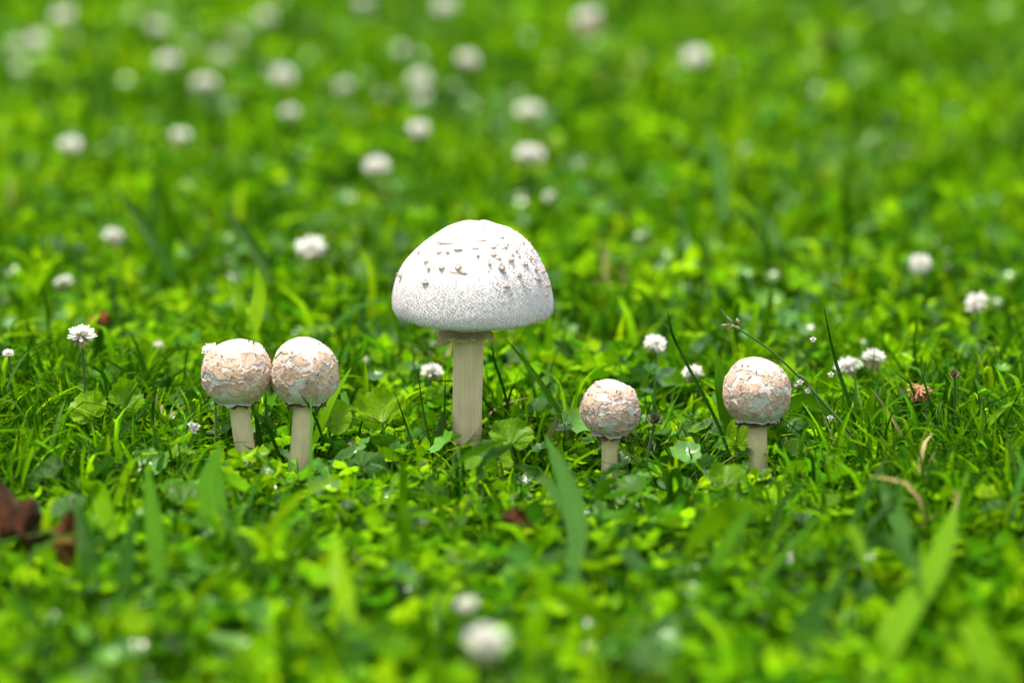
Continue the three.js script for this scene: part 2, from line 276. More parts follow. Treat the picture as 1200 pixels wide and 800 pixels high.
// young button mushrooms with cracked skin
function button({ label, u, v, w, h, foot, stemW, seedN, plates, topSize, lowFrom, z = 0, tone = 1, rimAt = 2.45 }) {
  const c = at(u, v, z), base = at(foot[0], foot[1], z); base.y = 0;
  const o = thing('mushroom', label, 'mushroom', base), Rr = w / 2 * PX, Ry = h / 2 * PX / 0.99, cc = c.clone().sub(base);
  const surf = (d, lift = 0) => { const n = 1 + 0.06 * nz(d.x * 1.6 + seedN, d.y * 1.6, d.z * 1.6) + 0.008 * nz(d.x * 7, d.y * 7 + seedN, d.z * 7); const low = d.y < -0.55 ? 1 - 0.25 * (-0.55 - d.y) : 1; return V(d.x * Rr * n * low, d.y * Ry * n, d.z * Rr * n * low).addScaledVector(d, lift); };
  { const mb = new MB(), seg = 120, rows = 72, ring = [];
    for (let i = 0; i <= rows; i++) { const f = i / rows * rimAt, row = []; for (let j = 0; j <= seg; j++) { const q = j % seg / seg * 2 * Math.PI, d = V(Math.sin(f) * Math.cos(q), Math.cos(f), Math.sin(f) * Math.sin(q)); row.push(mb.v(surf(d, 0.0005 * nz(d.x * 22, d.y * 30 + seedN, d.z * 22) + 0.0002 * nz(d.x * 60, d.y * 60, d.z * 60)), null, q * 1.2, f * 1.2)); } ring.push(row); }
    for (let i = 0; i < rows; i++) for (let j = 0; j < seg; j++) mb.q(ring[i][j], ring[i][j + 1], ring[i + 1][j + 1], ring[i + 1][j]);
    const e = mb.v(V(0, surf(V(0, Math.cos(rimAt), 0)).y * 0.9, 0)); for (let j = 0; j < seg; j++) mb.tri(ring[rows][j], ring[rows][j + 1], e);
    o.userData.cap = null; delete o.userData.cap;
    var cap = part('cap', mb.build(), M.flesh, o); cap.position.copy(cc); }
  // plates of tan skin between white cracks
  const s0 = seed; seed = seedN * 7919;
  const S = [{ d: V(0, 1, 0.1).normalize(), w: topSize, on: true, top: true }];
  for (let i = 0; i < plates; i++) { // even spread over the sphere below the central skin
    const y = lerp(0.72, -0.93, (i + 0.5) / plates) + R(-0.09, 0.09), q = i * 2.39996 + R(-0.35, 0.35), r = Math.sqrt(Math.max(0, 1 - y * y));
    const d = V(r * Math.cos(q), y, r * Math.sin(q)).normalize(); S.push({ d, w: R(-0.13, 0.1), on: y > lowFrom + R(-0.1, 0.1), top: false });
  }
  const warp = (d) => V(d.x + 0.15 * nz(d.x * 4 + seedN, d.y * 4, d.z * 4) + 0.06 * nz(d.x * 11, d.y * 11 + seedN, d.z * 11) + 0.028 * nz(d.x * 28, d.y * 28 + seedN, d.z * 28), d.y + 0.10 * nz(d.x * 4, d.y * 4 + 9, d.z * 4 + seedN) + 0.06 * nz(d.x * 11 + 3, d.y * 11, d.z * 11 + seedN) + 0.028 * nz(d.x * 28 + 3, d.y * 28, d.z * 28), d.z + 0.11 * nz(d.x * 4, d.y * 4, d.z * 4 + 5 + seedN)).normalize();
  const own = (d, i) => { const q = warp(d); let a = 9, b = 9; S.forEach((s, j) => { const x = Math.acos(Math.max(-1, Math.min(1, q.dot(s.d)))) - s.w; if (j === i) a = x; else if (x < b) b = x; }); return b - a; };
  for (const s of S) { s.c = s.d.clone(); for (let k = 0; k < 6; k++) s.c.add(s.d.clone().sub(warp(s.c))).normalize(); }
  S.forEach((s, i) => {
    if (!s.on) return;
    const a = Math.abs(s.c.y) > 0.9 ? V(1, 0, 0) : V(0, 1, 0).cross(s.c).normalize(), b = s.c.clone().cross(a).normalize(), K = s.top ? 120 : 44, gap = s.top ? 0.045 : R(0.035, 0.075);
    const dir = (q, r) => s.c.clone().multiplyScalar(Math.cos(r)).addScaledVector(a, Math.sin(r) * Math.cos(q)).addScaledVector(b, Math.sin(r) * Math.sin(q));
    if (own(s.c, i) < gap) return;
    const rad = []; for (let j = 0; j < K; j++) { const q = j / K * 2 * Math.PI; let r = 0.02; while (r < 1.25 && own(dir(q, r), i) > gap * (1 + 0.6 * nz(Math.cos(q) * 3, Math.sin(q) * 3, i))) r += 0.01; rad.push(r); }
    const mb = new MB(), rows = [], tn = R(0.82, 1.12) * tone, lev = [[0, 0.0003], [0.3, 0.0003], [0.55, 0.0003], [0.75, 0.0003], [0.9, 0.0004], [1, 0.0003], [1.06, 0.0], [1.03, -0.0006]];
    const pale = s.top ? 1 : sm(s.d.y, 0.25, 0.95) * 0.75;
    for (const [f, l] of lev) {
      const row = [];
      for (let j = 0; j <= K; j++) {
        const q = j % K / K * 2 * Math.PI, d = dir(q, rad[j % K] * f), curl = l > 0 ? l + (f > 0.85 && f < 1.02 ? 0.0009 * Math.max(0, nz(q * 2, i, seedN) + 0.1) : 0) + 0.0003 * nz(d.x * 16, d.y * 16, d.z * 16) : l;
        const low = sm(-d.y, -0.05, 0.7) * 0.3, n1 = 1 + 0.16 * nz(d.x * 9, d.y * 9, d.z * 9 + seedN) - low * 0.0;
        const tan = [0.66 * tn * n1, 0.49 * tn * n1 * n1, 0.36 * tn * n1 * n1], cream = [0.64, 0.55, 0.475], edge = 1, pm = Math.max(f > 1.02 ? 1 : f > 0.88 ? Math.max(0, 0.55 + 1.3 * nz(q * 3, i, seedN)) : 0, Math.min(1, pale + 0.5 * nz(d.x * 3, d.y * 3, d.z * 3 + 4) * pale));
        row.push(mb.v(surf(d, curl), tan.map((x, m) => lerp(x, cream[m], pm) * edge), d.x * 0.9 + i * 0.3, (d.y + d.z * 0.4) * 0.9));
      }
      rows.push(row);
    }
    for (let r = 0; r < rows.length - 1; r++) for (let j = 0; j < K; j++) mb.q(rows[r][j], rows[r][j + 1], rows[r + 1][j + 1], rows[r + 1][j]);
    part(s.top ? 'central_skin' : 'skin_plate', mb.build(), M.skin, cap);
  });
  // dark crumbs of soil stuck to the skin
  { const mb = new MB(); for (let i = 0; i < 9; i++) { const q = R(0.2, 2.9), f = R(0.35, 1.7), d = V(Math.sin(f) * Math.cos(q), Math.cos(f), Math.sin(f) * Math.sin(q)), p = surf(d, 0.0014), t = V(R(-1, 1), R(-1, 1), 0).normalize(); tube(mb, [p.clone().addScaledVector(t, -R(0.0005, 0.0012)), p.clone().addScaledVector(d, 0.0003), p.clone().addScaledVector(t, R(0.0005, 0.0012))], (tt) => 0.0005 * (1.2 - tt), 5); } part('soil_specks', mb.build(), M.dark, cap).userData.kind = 'stuff'; }
  seed = s0;
  // torn veil at the lower edge, pale above and dark below
  const rim = surf(V(Math.sin(rimAt), Math.cos(rimAt), 0)), rr = Math.hypot(rim.x, 0);
  veil('veil', cc.y + rim.y + 0.0018, rr * 0.72, (q) => rr * (1.06 + 0.07 * nz(Math.cos(q) * 2, Math.sin(q) * 2, seedN) + 0.12 * nz(Math.cos(q) * 7, Math.sin(q) * 7, seedN)), (q) => 0.0022 + 0.003 * nz(q * 3, seedN), 0.0011, M.flesh, o, cc.x, cc.z);
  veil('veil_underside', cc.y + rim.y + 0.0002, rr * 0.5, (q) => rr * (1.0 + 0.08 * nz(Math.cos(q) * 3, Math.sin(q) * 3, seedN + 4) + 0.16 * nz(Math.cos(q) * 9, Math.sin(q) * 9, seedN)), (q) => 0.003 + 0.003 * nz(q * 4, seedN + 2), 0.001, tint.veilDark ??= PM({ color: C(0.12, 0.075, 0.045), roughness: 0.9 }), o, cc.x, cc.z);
  const sw = stemW / 2 * PX; stalk([V(0, -0.01, 0), V(0, 0.015, 0), V(cc.x * 0.55, cc.y * 0.5, 0), V(cc.x, cc.y + rim.y + 0.006, 0)], sw * 1.02, sw, o);
  return o;
}
button({ label: 'tan cracked button mushroom, left of the touching pair, beside a white clover head', u: 277.5, v: 437.5, w: 82, h: 80, foot: [294, 590], stemW: 25, seedN: 11, plates: 54, topSize: 0.6, lowFrom: -0.6 });
button({ label: 'tan cracked button mushroom, right of the touching pair, with straight stem', u: 357, v: 437, w: 79, h: 82, foot: [348, 590], stemW: 26, seedN: 23, plates: 56, topSize: 0.58, lowFrom: -0.55, z: 0.004 });
button({ label: 'smallest mushroom, round tan flaky cap low in the leaves', u: 715.5, v: 479.5, w: 69, h: 69, foot: [714, 592], stemW: 21, seedN: 37, plates: 96, topSize: 0.3, lowFrom: -0.72 });
button({ label: 'single round cracked button mushroom beside the slanting grass seed stalk', u: 887.5, v: 459.5, w: 79, h: 79, foot: [889, 592], stemW: 24, seedN: 53, plates: 84, topSize: 0.5, lowFrom: -0.66, tone: 0.98 });

// what stands free: plants growing in front of these stay lower ([u, v, half width, depth])
const free = [[277, 486, 48], [357, 486, 46], [715, 520, 40], [888, 506, 46], [294, 538, 18], [350, 538, 20], [548, 508, 22], [714, 552, 14], [888, 544, 16]];
const clear = (x, y, z) => { const [u, v] = seen(x, y, z); return !free.some(([su, sv, w, sz = 0]) => z > sz - 0.012 && Math.abs(u - su) < w && v < sv); };
// ---------------------------------------------------------------- clover flowers
function floret(mb, p, d, len, w, col, curl) { // a folded upper petal with a narrow keel inside
  const side = V(0, 1, 0).cross(d); if (side.lengthSq() < 1e-4) side.set(1, 0, 0); side.normalize(); const up = d.clone().cross(side).normalize();
  const q = [0, 0.4, 0.75, 1].map((t) => p.clone().addScaledVector(d, len * t).addScaledVector(up, -curl * len * t * t));
  ribbon(mb, q, (t) => w * Math.pow(Math.sin(Math.PI * (0.12 + 0.8 * t)), 0.7), { k: 5, fold: 0.8, side, col: () => col });
  const q2 = [0, 0.45, 0.8].map((t) => p.clone().addScaledVector(d, len * t).addScaledVector(up, w * 0.25 - curl * len * t * t * 0.5));
  ribbon(mb, q2, (t) => w * 0.55 * Math.sin(Math.PI * (0.15 + 0.75 * t)), { k: 3, fold: -0.9, side, col: () => col });
}
function flowerProto(kind) { // head centre at the origin, stem hangs below (unit length)
  const o = new THREE.Group(), mb = new MB(), faded = new MB(), n = kind === 'dried' ? 42 : 62;
  for (let i = 0; i < n; i++) {
    const y = lerp(1, -0.55, (i + 0.5) / n), q = i * 2.39996 + R(-0.3, 0.3), r = Math.sqrt(1 - y * y), d = V(r * Math.cos(q), y * 0.85 + 0.12, r * Math.sin(q)).normalize();
    const low = y < (kind === 'pinkish' ? 0.35 : kind === 'fading' ? -0.12 : -0.4) || kind === 'dried';
    if (low) { const dd = d.clone().add(V(0, kind === 'dried' ? -0.55 - 0.5 * rnd() : -0.7, 0)).normalize(), t = rnd(); floret(faded, V(0, kind === 'dried' ? 0.003 : 0, 0).addScaledVector(d, 0.002), dd, R(0.006, 0.0095), R(0.0011, 0.0017), kind === 'dried' ? [lerp(0.28, 0.60, t), lerp(0.12, 0.36, t), lerp(0.05, 0.15, t)] : kind === 'pinkish' ? [lerp(0.62, 0.8, t), lerp(0.42, 0.62, t), lerp(0.34, 0.52, t)] : [lerp(0.34, 0.62, t), lerp(0.22, 0.46, t), lerp(0.13, 0.36, t)], 0.25); }
    else floret(mb, V(0, 0, 0).addScaledVector(d, 0.0025), d, R(0.0062, 0.0082) * (y > 0.7 ? 0.9 : 1), R(0.0011, 0.0016), [1, 1, 1], R(-0.1, 0.3));
  }
  if (mb.i.length) part('flower_head', mb.build(), M.petal, o);
  if (faded.i.length) part(kind === 'dried' ? 'flower_head' : 'withered_florets', faded.build(), M.dry, o);
  const st = new MB(); tube(st, [V(0, 0.002, 0), V(0.004, -0.3, 0.0), V(0.001, -0.65, 0.003), V(0, -1, 0)], 0.0009, 6, [0.07, 0.15, 0.02], false);
  const g = st.build(); part('stem', g, M.dry, o); return o;
}
const protos = { fresh: [0, 1, 2].map(() => flowerProto('fresh')), fading: [0, 1].map(() => flowerProto('fading')), dried: [flowerProto('dried')], pinkish: [flowerProto('pinkish')] };
let fi = 0;
function clover(u, v, dpx, y, label, kind = 'fresh', group = 'white clover flowers in the lawn', flat = 1) {
  const p = typeof y === 'number' ? atHeight(u, v, y) : at(u, v, y.z), o = protos[kind][fi++ % protos[kind].length].clone();
  o.name = numbered(kind === 'dried' ? 'dried_clover_flower' : 'clover_flower'); o.position.copy(p); scene.add(o); tag(o, label, 'clover flower', group);
  if (!/faint|dim|greyish|pale/.test(label)) free.push([u, v + dpx * 0.45, dpx * 0.45, p.z]);
  const s = dpx * PX / 0.0185; flat *= R(0.72, 1.02);
  for (const c of o.children) if (c.name === 'stem') { c.scale.set(1, p.y, 1); c.rotation.set(R(-0.12, 0.12), R(0, 6), R(-0.12, 0.12)); } else { c.scale.set(s, s * flat, s); c.rotation.set(R(-0.2, 0.45), R(0, 6), R(-0.4, 0.4)); }
  return o;
}
// nearest the mushrooms
clover(95, 393, 33, { z: -0.06 }, 'sharp white clover flower standing alone left of the touching mushrooms', 'fresh');
clover(9, 414, 14, { z: -0.08 }, 'tiny white clover flower at the very edge of the frame beside an arching blade');
clover(247, 411, 22, { z: -0.022 }, 'white clover flower half hidden behind the left touching mushroom');
clover(506, 436, 27, 0.06, 'white clover flower just left of the tall mushroom stem');
clover(540, 442, 20, 0.05, 'white clover flower mostly hidden behind the tall mushroom stem');
clover(768, 402, 27, 0.075, 'flat white clover flower above the smallest mushroom');
clover(812, 437, 25, 0.06, 'white clover flower between the smallest mushroom and the single round one');
clover(1024, 420, 30, 0.06, 'larger of two neighbouring clover flowers above the dried brown head', 'fading');
clover(994, 430, 34, 0.052, 'wider lower one of two neighbouring clover flowers above the dried brown head', 'fading', undefined, 0.8);
clover(1145, 355, 30, 0.07, 'white clover flower with brownish base nearest the right edge', 'fading');
clover(1079, 309, 28, 0.07, 'white clover flower standing alone in the right half, level with the cap top');
clover(1079, 461, 30, { z: -0.05 }, 'dried brown clover flower with drooping petals near the right edge', 'dried', null);
clover(186, 405, 13, 0.05, 'tiny blurred white clover flower left of the touching mushrooms');
// the middle distance
clover(74, 331, 26, 0.06, 'small flat white clover flower above the sharp one at the left', 'fresh', undefined, 0.75);
clover(132, 277, 29, 0.06, 'white clover flower up and right of the small flat one at the left');
clover(364, 291, 40, 0.08, 'broad white clover flower on a visible stem above the right touching mushroom', 'fading');
clover(441, 195, 36, 0.07, 'bright white clover flower up and left of the tall mushroom cap');
clover(621, 181, 42, 0.08, 'bright white clover flower straight above the tall mushroom cap');
clover(645, 231, 18, 0.06, 'small pinkish clover flower below the bright one above the tall cap', 'fading');
clover(491, 152, 30, 0.08, 'round white clover flower with a brown base above the tall cap', 'fading');
clover(211, 158, 26, 0.06, 'small flat white clover flower alone at upper left, below the thick cluster', 'fresh', undefined, 0.75);
clover(82, 170, 33, 0.07, 'white clover flower with brownish base at the upper left edge', 'fading');
clover(619, 129, 40, 0.06, 'flattened blurred clover flower above the bright one over the tall cap', 'fresh', undefined, 0.6);
clover(340, 131, 28, 0.06, 'faint clover flower under the white one at upper left centre', 'fresh', undefined, 0.8);
// far and blurred
for (const [u, v, d, y, label, kind] of [
  [548, 70, 36, 0.08, 'tall blurred clover flower near the top above the tall mushroom', 'fading'],
  [331, 89, 38, 0.07, 'rounded blurred clover flower right of the thick upper left cluster'],
  [240, 98, 40, 0.07, 'brightest blurred clover flower of the thick upper left cluster'],
  [197, 71, 37, 0.07, 'bright blurred clover flower at the left end of the thick upper left cluster'],
  [250, 123, 25, 0.05, 'faint clover flower just below the brightest one of the thick cluster'],
  [225, 56, 26, 0.06, 'dim clover flower between the two brightest of the thick cluster'],
  [258, 68, 32, 0.06, 'pale tall clover flower at the right of the thick upper left cluster'],
  [277, 44, 26, 0.06, 'greyish clover flower topmost in the thick upper left cluster'],
  [185, 32, 38, 0.07, 'wide clover flower above the thick upper left cluster'],
  [155, 15, 26, 0.06, 'creamy dim clover flower at the top edge left', 'fading'],
  [311, 21, 30, 0.07, 'round clover flower alone near the top edge left of centre'],
  [73, 19, 38, 0.08, 'large round clover flower in the upper left corner', 'fading'],
  [43, 46, 30, 0.07, 'brighter clover flower of the close pair in the upper left corner'],
  [20, 52, 28, 0.07, 'dimmer clover flower of the close pair in the upper left corner'],
  [23, 80, 22, 0.06, 'small creamy clover flower below the close pair in the corner', 'fading'],
  [57, 130, 18, 0.06, 'small pale clover flower above the one with brownish base at the left edge'],
  [403, 102, 30, 0.06, 'dim clover flower below top centre, left of the small round one', 'fading'],
  [449, 112, 24, 0.06, 'small round dim clover flower below top centre', 'fading'],
  [492, 94, 38, 0.06, 'broad pale clover flower right of the small round dim one'],
  [495, 116, 28, 0.05, 'faint clover flower hanging just under the broad pale one'],
  [466, 60, 32, 0.06, 'left one of two merged pale clover flowers near top centre'],
  [488, 67, 26, 0.06, 'right one of two merged pale clover flowers near top centre'],
  [521, 7, 38, 0.08, 'clover flower cut by the top edge right above the tall mushroom'],
  [425, 2, 26, 0.07, 'clover flower barely showing at the top edge, left of centre'],
  [815, 67, 40, 0.08, 'bright blurred clover flower alone in the upper right half'],
  [690, 24, 50, 0.09, 'largest pinkish blurred clover flower at the top edge', 'pinkish'],
  [751, 71, 32, 0.07, 'pinkish dim clover flower between the largest and the bright right one', 'pinkish'],
  [653, 71, 30, 0.06, 'faint clover flower under the largest pinkish one'],
]) clover(u, v, d * 0.92, /faint|dim|greyish|pale/.test(label) ? 0.048 : y, label, kind ?? 'fresh');
// close to the camera
clover(569, 752, 37, 0.112, 'blurred cream clover flower at the bottom in front of everything', 'fading');
clover(547, 709, 20, 0.095, 'smaller blurred clover flower behind the cream one at the bottom');

// ---------------------------------------------------------------- single leaves, blades and litter that can be told apart
function blade(name, label, pts, wpx, tone, { half = bladeHalf, cat = 'grass blade', fold = 0.35, side, twist = 0, group, mat = 'blade' } = {}) {
  const P = pts.map(([u, v, z = 0], i) => at(u, v, z > 0.045 ? Math.max(z, atHeight(u, v, 0.05 + 0.035 * i / (pts.length - 1)).z) : z)), base = P[0].clone(); const o = new THREE.Mesh(); o.name = numbered(name);
  if (pts.at(-1)[2] > 0.045) { const c = new THREE.CatmullRomCurve3(P.map((p) => p.clone())); for (let i = 3; i <= 10; i++) { const p = c.getPoint(i / 10), [u, v] = seen(p.x, p.y, p.z); free.push([u, v, wpx * 0.5, p.z - 0.005]); } }
  const mb = new MB(); ribbon(mb, P.map((p) => p.sub(base)), half(wpx * PX / 2), { k: 20, fold, side, twist }); o.geometry = mb.build(); o.material = tint(mat, tone); o.position.copy(base); scene.add(o); return tag(o, label, cat, group);
}
const B = (label, pts, w, tone, opt) => blade('grass_blade', label, pts, w, tone, opt);
const front = V(1, 0.15, 0.3), thin = { fold: 0.6 };
B('very thin dark blade crossing up between the smallest mushroom and the single round one', [[868, 575, 0.01], [845, 505, 0], [815, 445, -0.01], [790, 395, -0.02], [781, 358, -0.02]], 4.2, 'deep', thin);
B('short fork tip on the thin dark blade above the smallest mushroom', [[796, 410, -0.02], [786, 388, -0.02], [771, 371, -0.03]], 3, 'deep', thin);
B('thin upright dark blade right of the single round mushroom', [[1012, 545, 0], [998, 480, -0.01], [979, 420, -0.02], [965, 355, -0.02]], 5, 'deep', thin);
B('long thin dark blade beside the dried clover head', [[1116, 590, 0.02], [1104, 520, 0], [1090, 470, 0], [1078, 428, -0.01]], 5, 'deep', thin);
B('pale dry straw-coloured blade between the seed stalk and the dried clover head', [[1083, 562, 0.02], [1060, 515, 0.01], [1040, 480, 0], [1020, 453, 0]], 4, 'straw', thin);
B('thickest of the three thin dark blades left of the tall stem', [[497, 575, 0.02], [487, 535, 0.02], [475, 495, 0.01], [463, 460, 0.01]], 3.6, 'deep', thin);
B('thin blade nearest the tall stem, rising straight up', [[512, 570, 0.02], [518, 520, 0.01], [521, 480, 0], [522, 432, 0]], 3, 'deep', thin);
B('thin blade leaning left between two others by the tall stem', [[512, 560, 0.0], [502, 510, 0], [495, 475, -0.01], [490, 440, -0.02]], 3, 'deep', thin);
B('faint thin blade behind the tall mushroom leaning right', [[672, 515, -0.03], [650, 475, -0.06], [620, 430, -0.09], [592, 396, -0.1]], 7, 'mid', thin);
B('darker thin blade behind the tall mushroom stem', [[600, 500, -0.06], [590, 455, -0.08], [579, 420, -0.09], [576, 398, -0.1]], 3.5, 'deep', thin);
B('broad grey-green leaf blade in front, standing between tall and smallest mushrooms', [[668, 700, 0.20], [677, 625, 0.17], [662, 560, 0.14], [638, 508, 0.10]], 23, 'blue', { half: leafHalf, side: front, fold: 0.25 });
B('pale arching blade in front, left of the broad grey-green one', [[690, 660, 0.22], [662, 598, 0.20], [630, 556, 0.18], [592, 541, 0.16]], 13, 'blue', { side: front });
B('pale short blade tip across the foot of the tall mushroom', [[553, 570, 0.1], [562, 553, 0.1], [578, 533, 0.09], [606, 518, 0.06]], 16, 'blue', { half: leafHalf, side: V(0.4, 1, 0.3) });
B('broad green blade leaning over the base of the tall stem', [[480, 610, 0.14], [515, 575, 0.12], [548, 535, 0.1], [590, 515, 0.08]], 21, 'mid', { side: V(0.5, 1, 0.4), fold: 0.2 });
B('broad upright blade with round tip behind the single round mushroom', [[868, 560, -0.05], [858, 500, -0.06], [848, 450, -0.06], [840, 413, -0.07]], 24, 'mid', { half: leafHalf, side: front });
B('broad dark leaf behind the right side of the single round mushroom', [[880, 530, -0.05], [915, 485, -0.05], [950, 470, -0.05], [985, 495, -0.05]], 22, 'mid', { half: leafHalf, side: V(0.1, 1, 0.5) });
B('curved pale blade right of the single round mushroom stem', [[900, 540, -0.02], [915, 500, -0.02], [945, 492, -0.02], [960, 520, -0.01]], 6, 'mid', {});
B('large blurred blade reaching up right in the lower right', [[855, 735, 0.36], [900, 680, 0.32], [950, 620, 0.27], [1003, 572, 0.23]], 40, 'mid', { half: leafHalf, side: V(0.7, 0.7, 0.3), fold: 0.2 });
B('arching bright blade in the lower right, folded over to the right', [[905, 720, 0.34], [940, 660, 0.3], [985, 622, 0.28], [1020, 680, 0.3]], 26, 'bright', { side: V(0.5, 0.8, 0.4) });
B('blue-green arching blade in the lower right beside the bright one', [[965, 740, 0.36], [1000, 660, 0.3], [1035, 636, 0.28], [1085, 690, 0.3]], 28, 'blue', { side: V(0.5, 0.8, 0.4) });
B('dark upright folded blade right of the lower right arching pair', [[1075, 665, 0.16], [1058, 620, 0.13], [1042, 585, 0.11], [1034, 560, 0.1]], 20, 'blue', { side: front });
B('pointed grass blade crossing behind the lower right arching pair', [[985, 650, 0.14], [1003, 610, 0.1], [1027, 560, 0.06], [1050, 520, 0.03]], 13, 'deep', { side: V(1, 0.6, 0.2) });
B('thin pointed blade crossing the dark one in the lower right', [[1003, 660, 0.14], [1020, 615, 0.1], [1042, 590, 0.08], [1060, 555, 0.05]], 9, 'deep', {});
B('wide yellow-green blade rising from the bottom right', [[1005, 830, 0.5], [1050, 745, 0.44], [1100, 660, 0.36], [1120, 590, 0.3]], 46, 'bright', { side: V(0.9, 0.4, 0.3), fold: 0.2 });
B('blurred wide blade at the bottom right leaning left', [[1175, 810, 0.5], [1150, 750, 0.44], [1128, 715, 0.42], [1098, 700, 0.42]], 30, 'bright', { side: V(0.9, 0.4, 0.3) });
B('dark tall blurred blade at the bottom right of centre', [[930, 830, 0.5], [945, 760, 0.46], [955, 715, 0.43], [1000, 675, 0.41]], 30, 'deep', { side: front });
B('broad pale blade tip left of the dark tall blurred one', [[905, 800, 0.5], [955, 745, 0.46], [975, 700, 0.42], [1000, 685, 0.41]], 24, 'blue', { half: leafHalf, side: V(0.6, 0.8, 0.3) });
B('blurred green leaf in front of the single round mushroom', [[790, 705, 0.3], [810, 640, 0.27], [850, 605, 0.24], [905, 600, 0.23]], 46, 'bright', { half: leafHalf, side: V(0.3, 1, 0.3), fold: 0.15 });
B('blurred darker leaf below the single round mushroom', [[835, 690, 0.32], [850, 650, 0.3], [870, 615, 0.27], [885, 590, 0.25]], 30, 'mid', { half: leafHalf, side: V(0.8, 0.5, 0.3) });
B('thin arching blade curling down in front of the smallest mushroom stem', [[690, 600, 0.1], [700, 570, 0.1], [720, 548, 0.1], [735, 545, 0.09]], 10, 'blue', { side: V(0.3, 1, 0.2) });
B('dark diagonal blade below the smallest mushroom', [[690, 660, 0.2], [720, 620, 0.17], [752, 578, 0.12], [775, 540, 0.06]], 16, 'mid', { side: V(0.7, 0.7, 0.3) });
B('long blurred blade along the bottom centre, tip pointing left', [[740, 745, 0.34], [700, 715, 0.33], [650, 690, 0.32], [600, 668, 0.32]], 26, 'bright', { side: V(0, 1, 0.5) });
B('blue-green blurred arc blade low in the centre', [[515, 745, 0.36], [520, 700, 0.34], [545, 672, 0.33], [592, 656, 0.33]], 15, 'blue', { side: V(0.6, 0.8, 0.2) });
B('upright blurred blade in front of the touching mushrooms, widest one', [[258, 640, 0.16], [252, 600, 0.14], [247, 560, 0.12], [258, 520, 0.1]], 30, 'mid', { half: leafHalf, side: front });
B('upright blurred blade with flat tip left of the touching mushrooms', [[187, 690, 0.22], [183, 640, 0.2], [177, 590, 0.17], [172, 545, 0.15]], 20, 'mid', { side: front });
B('dark blurred blade leaning right in the lower left', [[142, 715, 0.26], [148, 670, 0.24], [152, 630, 0.22], [162, 595, 0.2]], 17, 'deep', { side: front });
B('dark upright blade beside the dead brown leaf', [[110, 690, 0.22], [104, 650, 0.2], [98, 620, 0.18], [90, 590, 0.17]], 22, 'deep', { side: front });
B('bright curved blade above the dark upright one beside the dead brown leaf', [[135, 630, 0.16], [124, 600, 0.15], [110, 570, 0.14], [90, 558, 0.13]], 22, 'bright', { side: V(0.8, 0.4, 0.3) });
B('bright vertical blurred blade in the lower left centre', [[410, 730, 0.3], [402, 690, 0.28], [396, 660, 0.26], [393, 625, 0.24]], 22, 'yellow', { side: front });
B('vertical blade in front of the right touching mushroom stem', [[360, 620, 0.1], [362, 580, 0.08], [364, 545, 0.07], [364, 455, 0.03]], 6, 'mid', {});
B('pale arching blade tip at the left edge beside the tiny clover flower', [[8, 455, -0.02], [22, 428, -0.03], [40, 407, -0.04], [65, 397, -0.05]], 9, 'blue', { side: V(0.7, 0.7, 0.2) });
B('thin dark diagonal blade left of the touching mushrooms', [[105, 545, 0.02], [130, 505, 0.01], [150, 470, 0], [170, 437, -0.01]], 5, 'deep', {});
B('second thin dark diagonal blade, lower and longer, left of the touching mushrooms', [[85, 580, 0.05], [120, 535, 0.03], [155, 495, 0.01], [182, 465, 0]], 6, 'deep', {});
B('thin upright blade just left of the touching mushrooms', [[175, 530, 0], [178, 500, 0], [180, 470, 0], [185, 448, 0]], 4, 'deep', {});
B('thin blade leaning across the left touching mushroom stem', [[335, 560, 0.05], [310, 540, 0.05], [296, 527, 0.04], [283, 520, 0.04]], 5, 'mid', {});
B('thin dark blade between the two touching stems, leaning left', [[330, 540, 0.015], [322, 520, 0.015], [315, 503, 0.015], [309, 488, 0.015]], 5, 'deep', {});
B('upright dark blade between the two touching stems', [[300, 545, -0.01], [304, 520, -0.01], [302, 500, -0.01], [298, 485, -0.015]], 8, 'deep', {});
B('dark blade rising against the right touching cap', [[380, 520, 0.035], [372, 495, 0.035], [362, 475, 0.035], [352, 462, 0.035]], 4, 'deep', thin);
B('broad blade rising behind the right touching cap to the right', [[368, 520, -0.02], [385, 480, -0.03], [398, 455, -0.04], [412, 430, -0.05]], 13, 'bright', { side: V(0.8, 0.5, 0.2) });
B('dark upright blurred blade in the upper left distance', [[181, 270, -0.75], [180, 245, -0.76], [182, 225, -0.77], [186, 195, -0.78]], 14, 'deep', { side: front });
B('dark slanting blurred blade in the left distance', [[320, 330, -0.5], [305, 300, -0.52], [285, 270, -0.54], [262, 243, -0.56]], 16, 'deep', { side: front });
B('greyish slanting blurred blade left of the dark slanting one', [[205, 330, -0.5], [185, 290, -0.55], [160, 250, -0.58], [135, 220, -0.6]], 15, 'deep', { side: front });
B('pale broad blurred blade standing in the upper right distance', [[850, 260, -0.75], [846, 215, -0.8], [838, 175, -0.85], [828, 148, -0.9]], 20, 'blue', { side: front });
B('greyish blurred blade forking left in the right distance', [[925, 310, -0.6], [915, 290, -0.6], [905, 265, -0.62], [890, 245, -0.64]], 14, 'blue', { side: front });
B('bright upright blurred blade pair, right one, left of the tall cap', [[300, 390, -0.25], [302, 365, -0.26], [305, 340, -0.27], [300, 312, -0.28]], 20, 'yellow', { half: leafHalf, side: front });
B('bright upright blurred blade pair, left one, left of the tall cap', [[285, 390, -0.26], [282, 365, -0.26], [276, 345, -0.27], [266, 325, -0.28]], 16, 'bright', { half: leafHalf, side: front });
B('thin leaning blade at the far right among fine grass', [[1165, 560, 0.02], [1158, 510, 0], [1148, 470, -0.02], [1140, 440, -0.02]], 5, 'deep', {});
B('arching bright blade at the right edge', [[1130, 560, 0.03], [1150, 510, 0], [1175, 480, -0.01], [1210, 462, -0.02]], 9, 'bright', {});
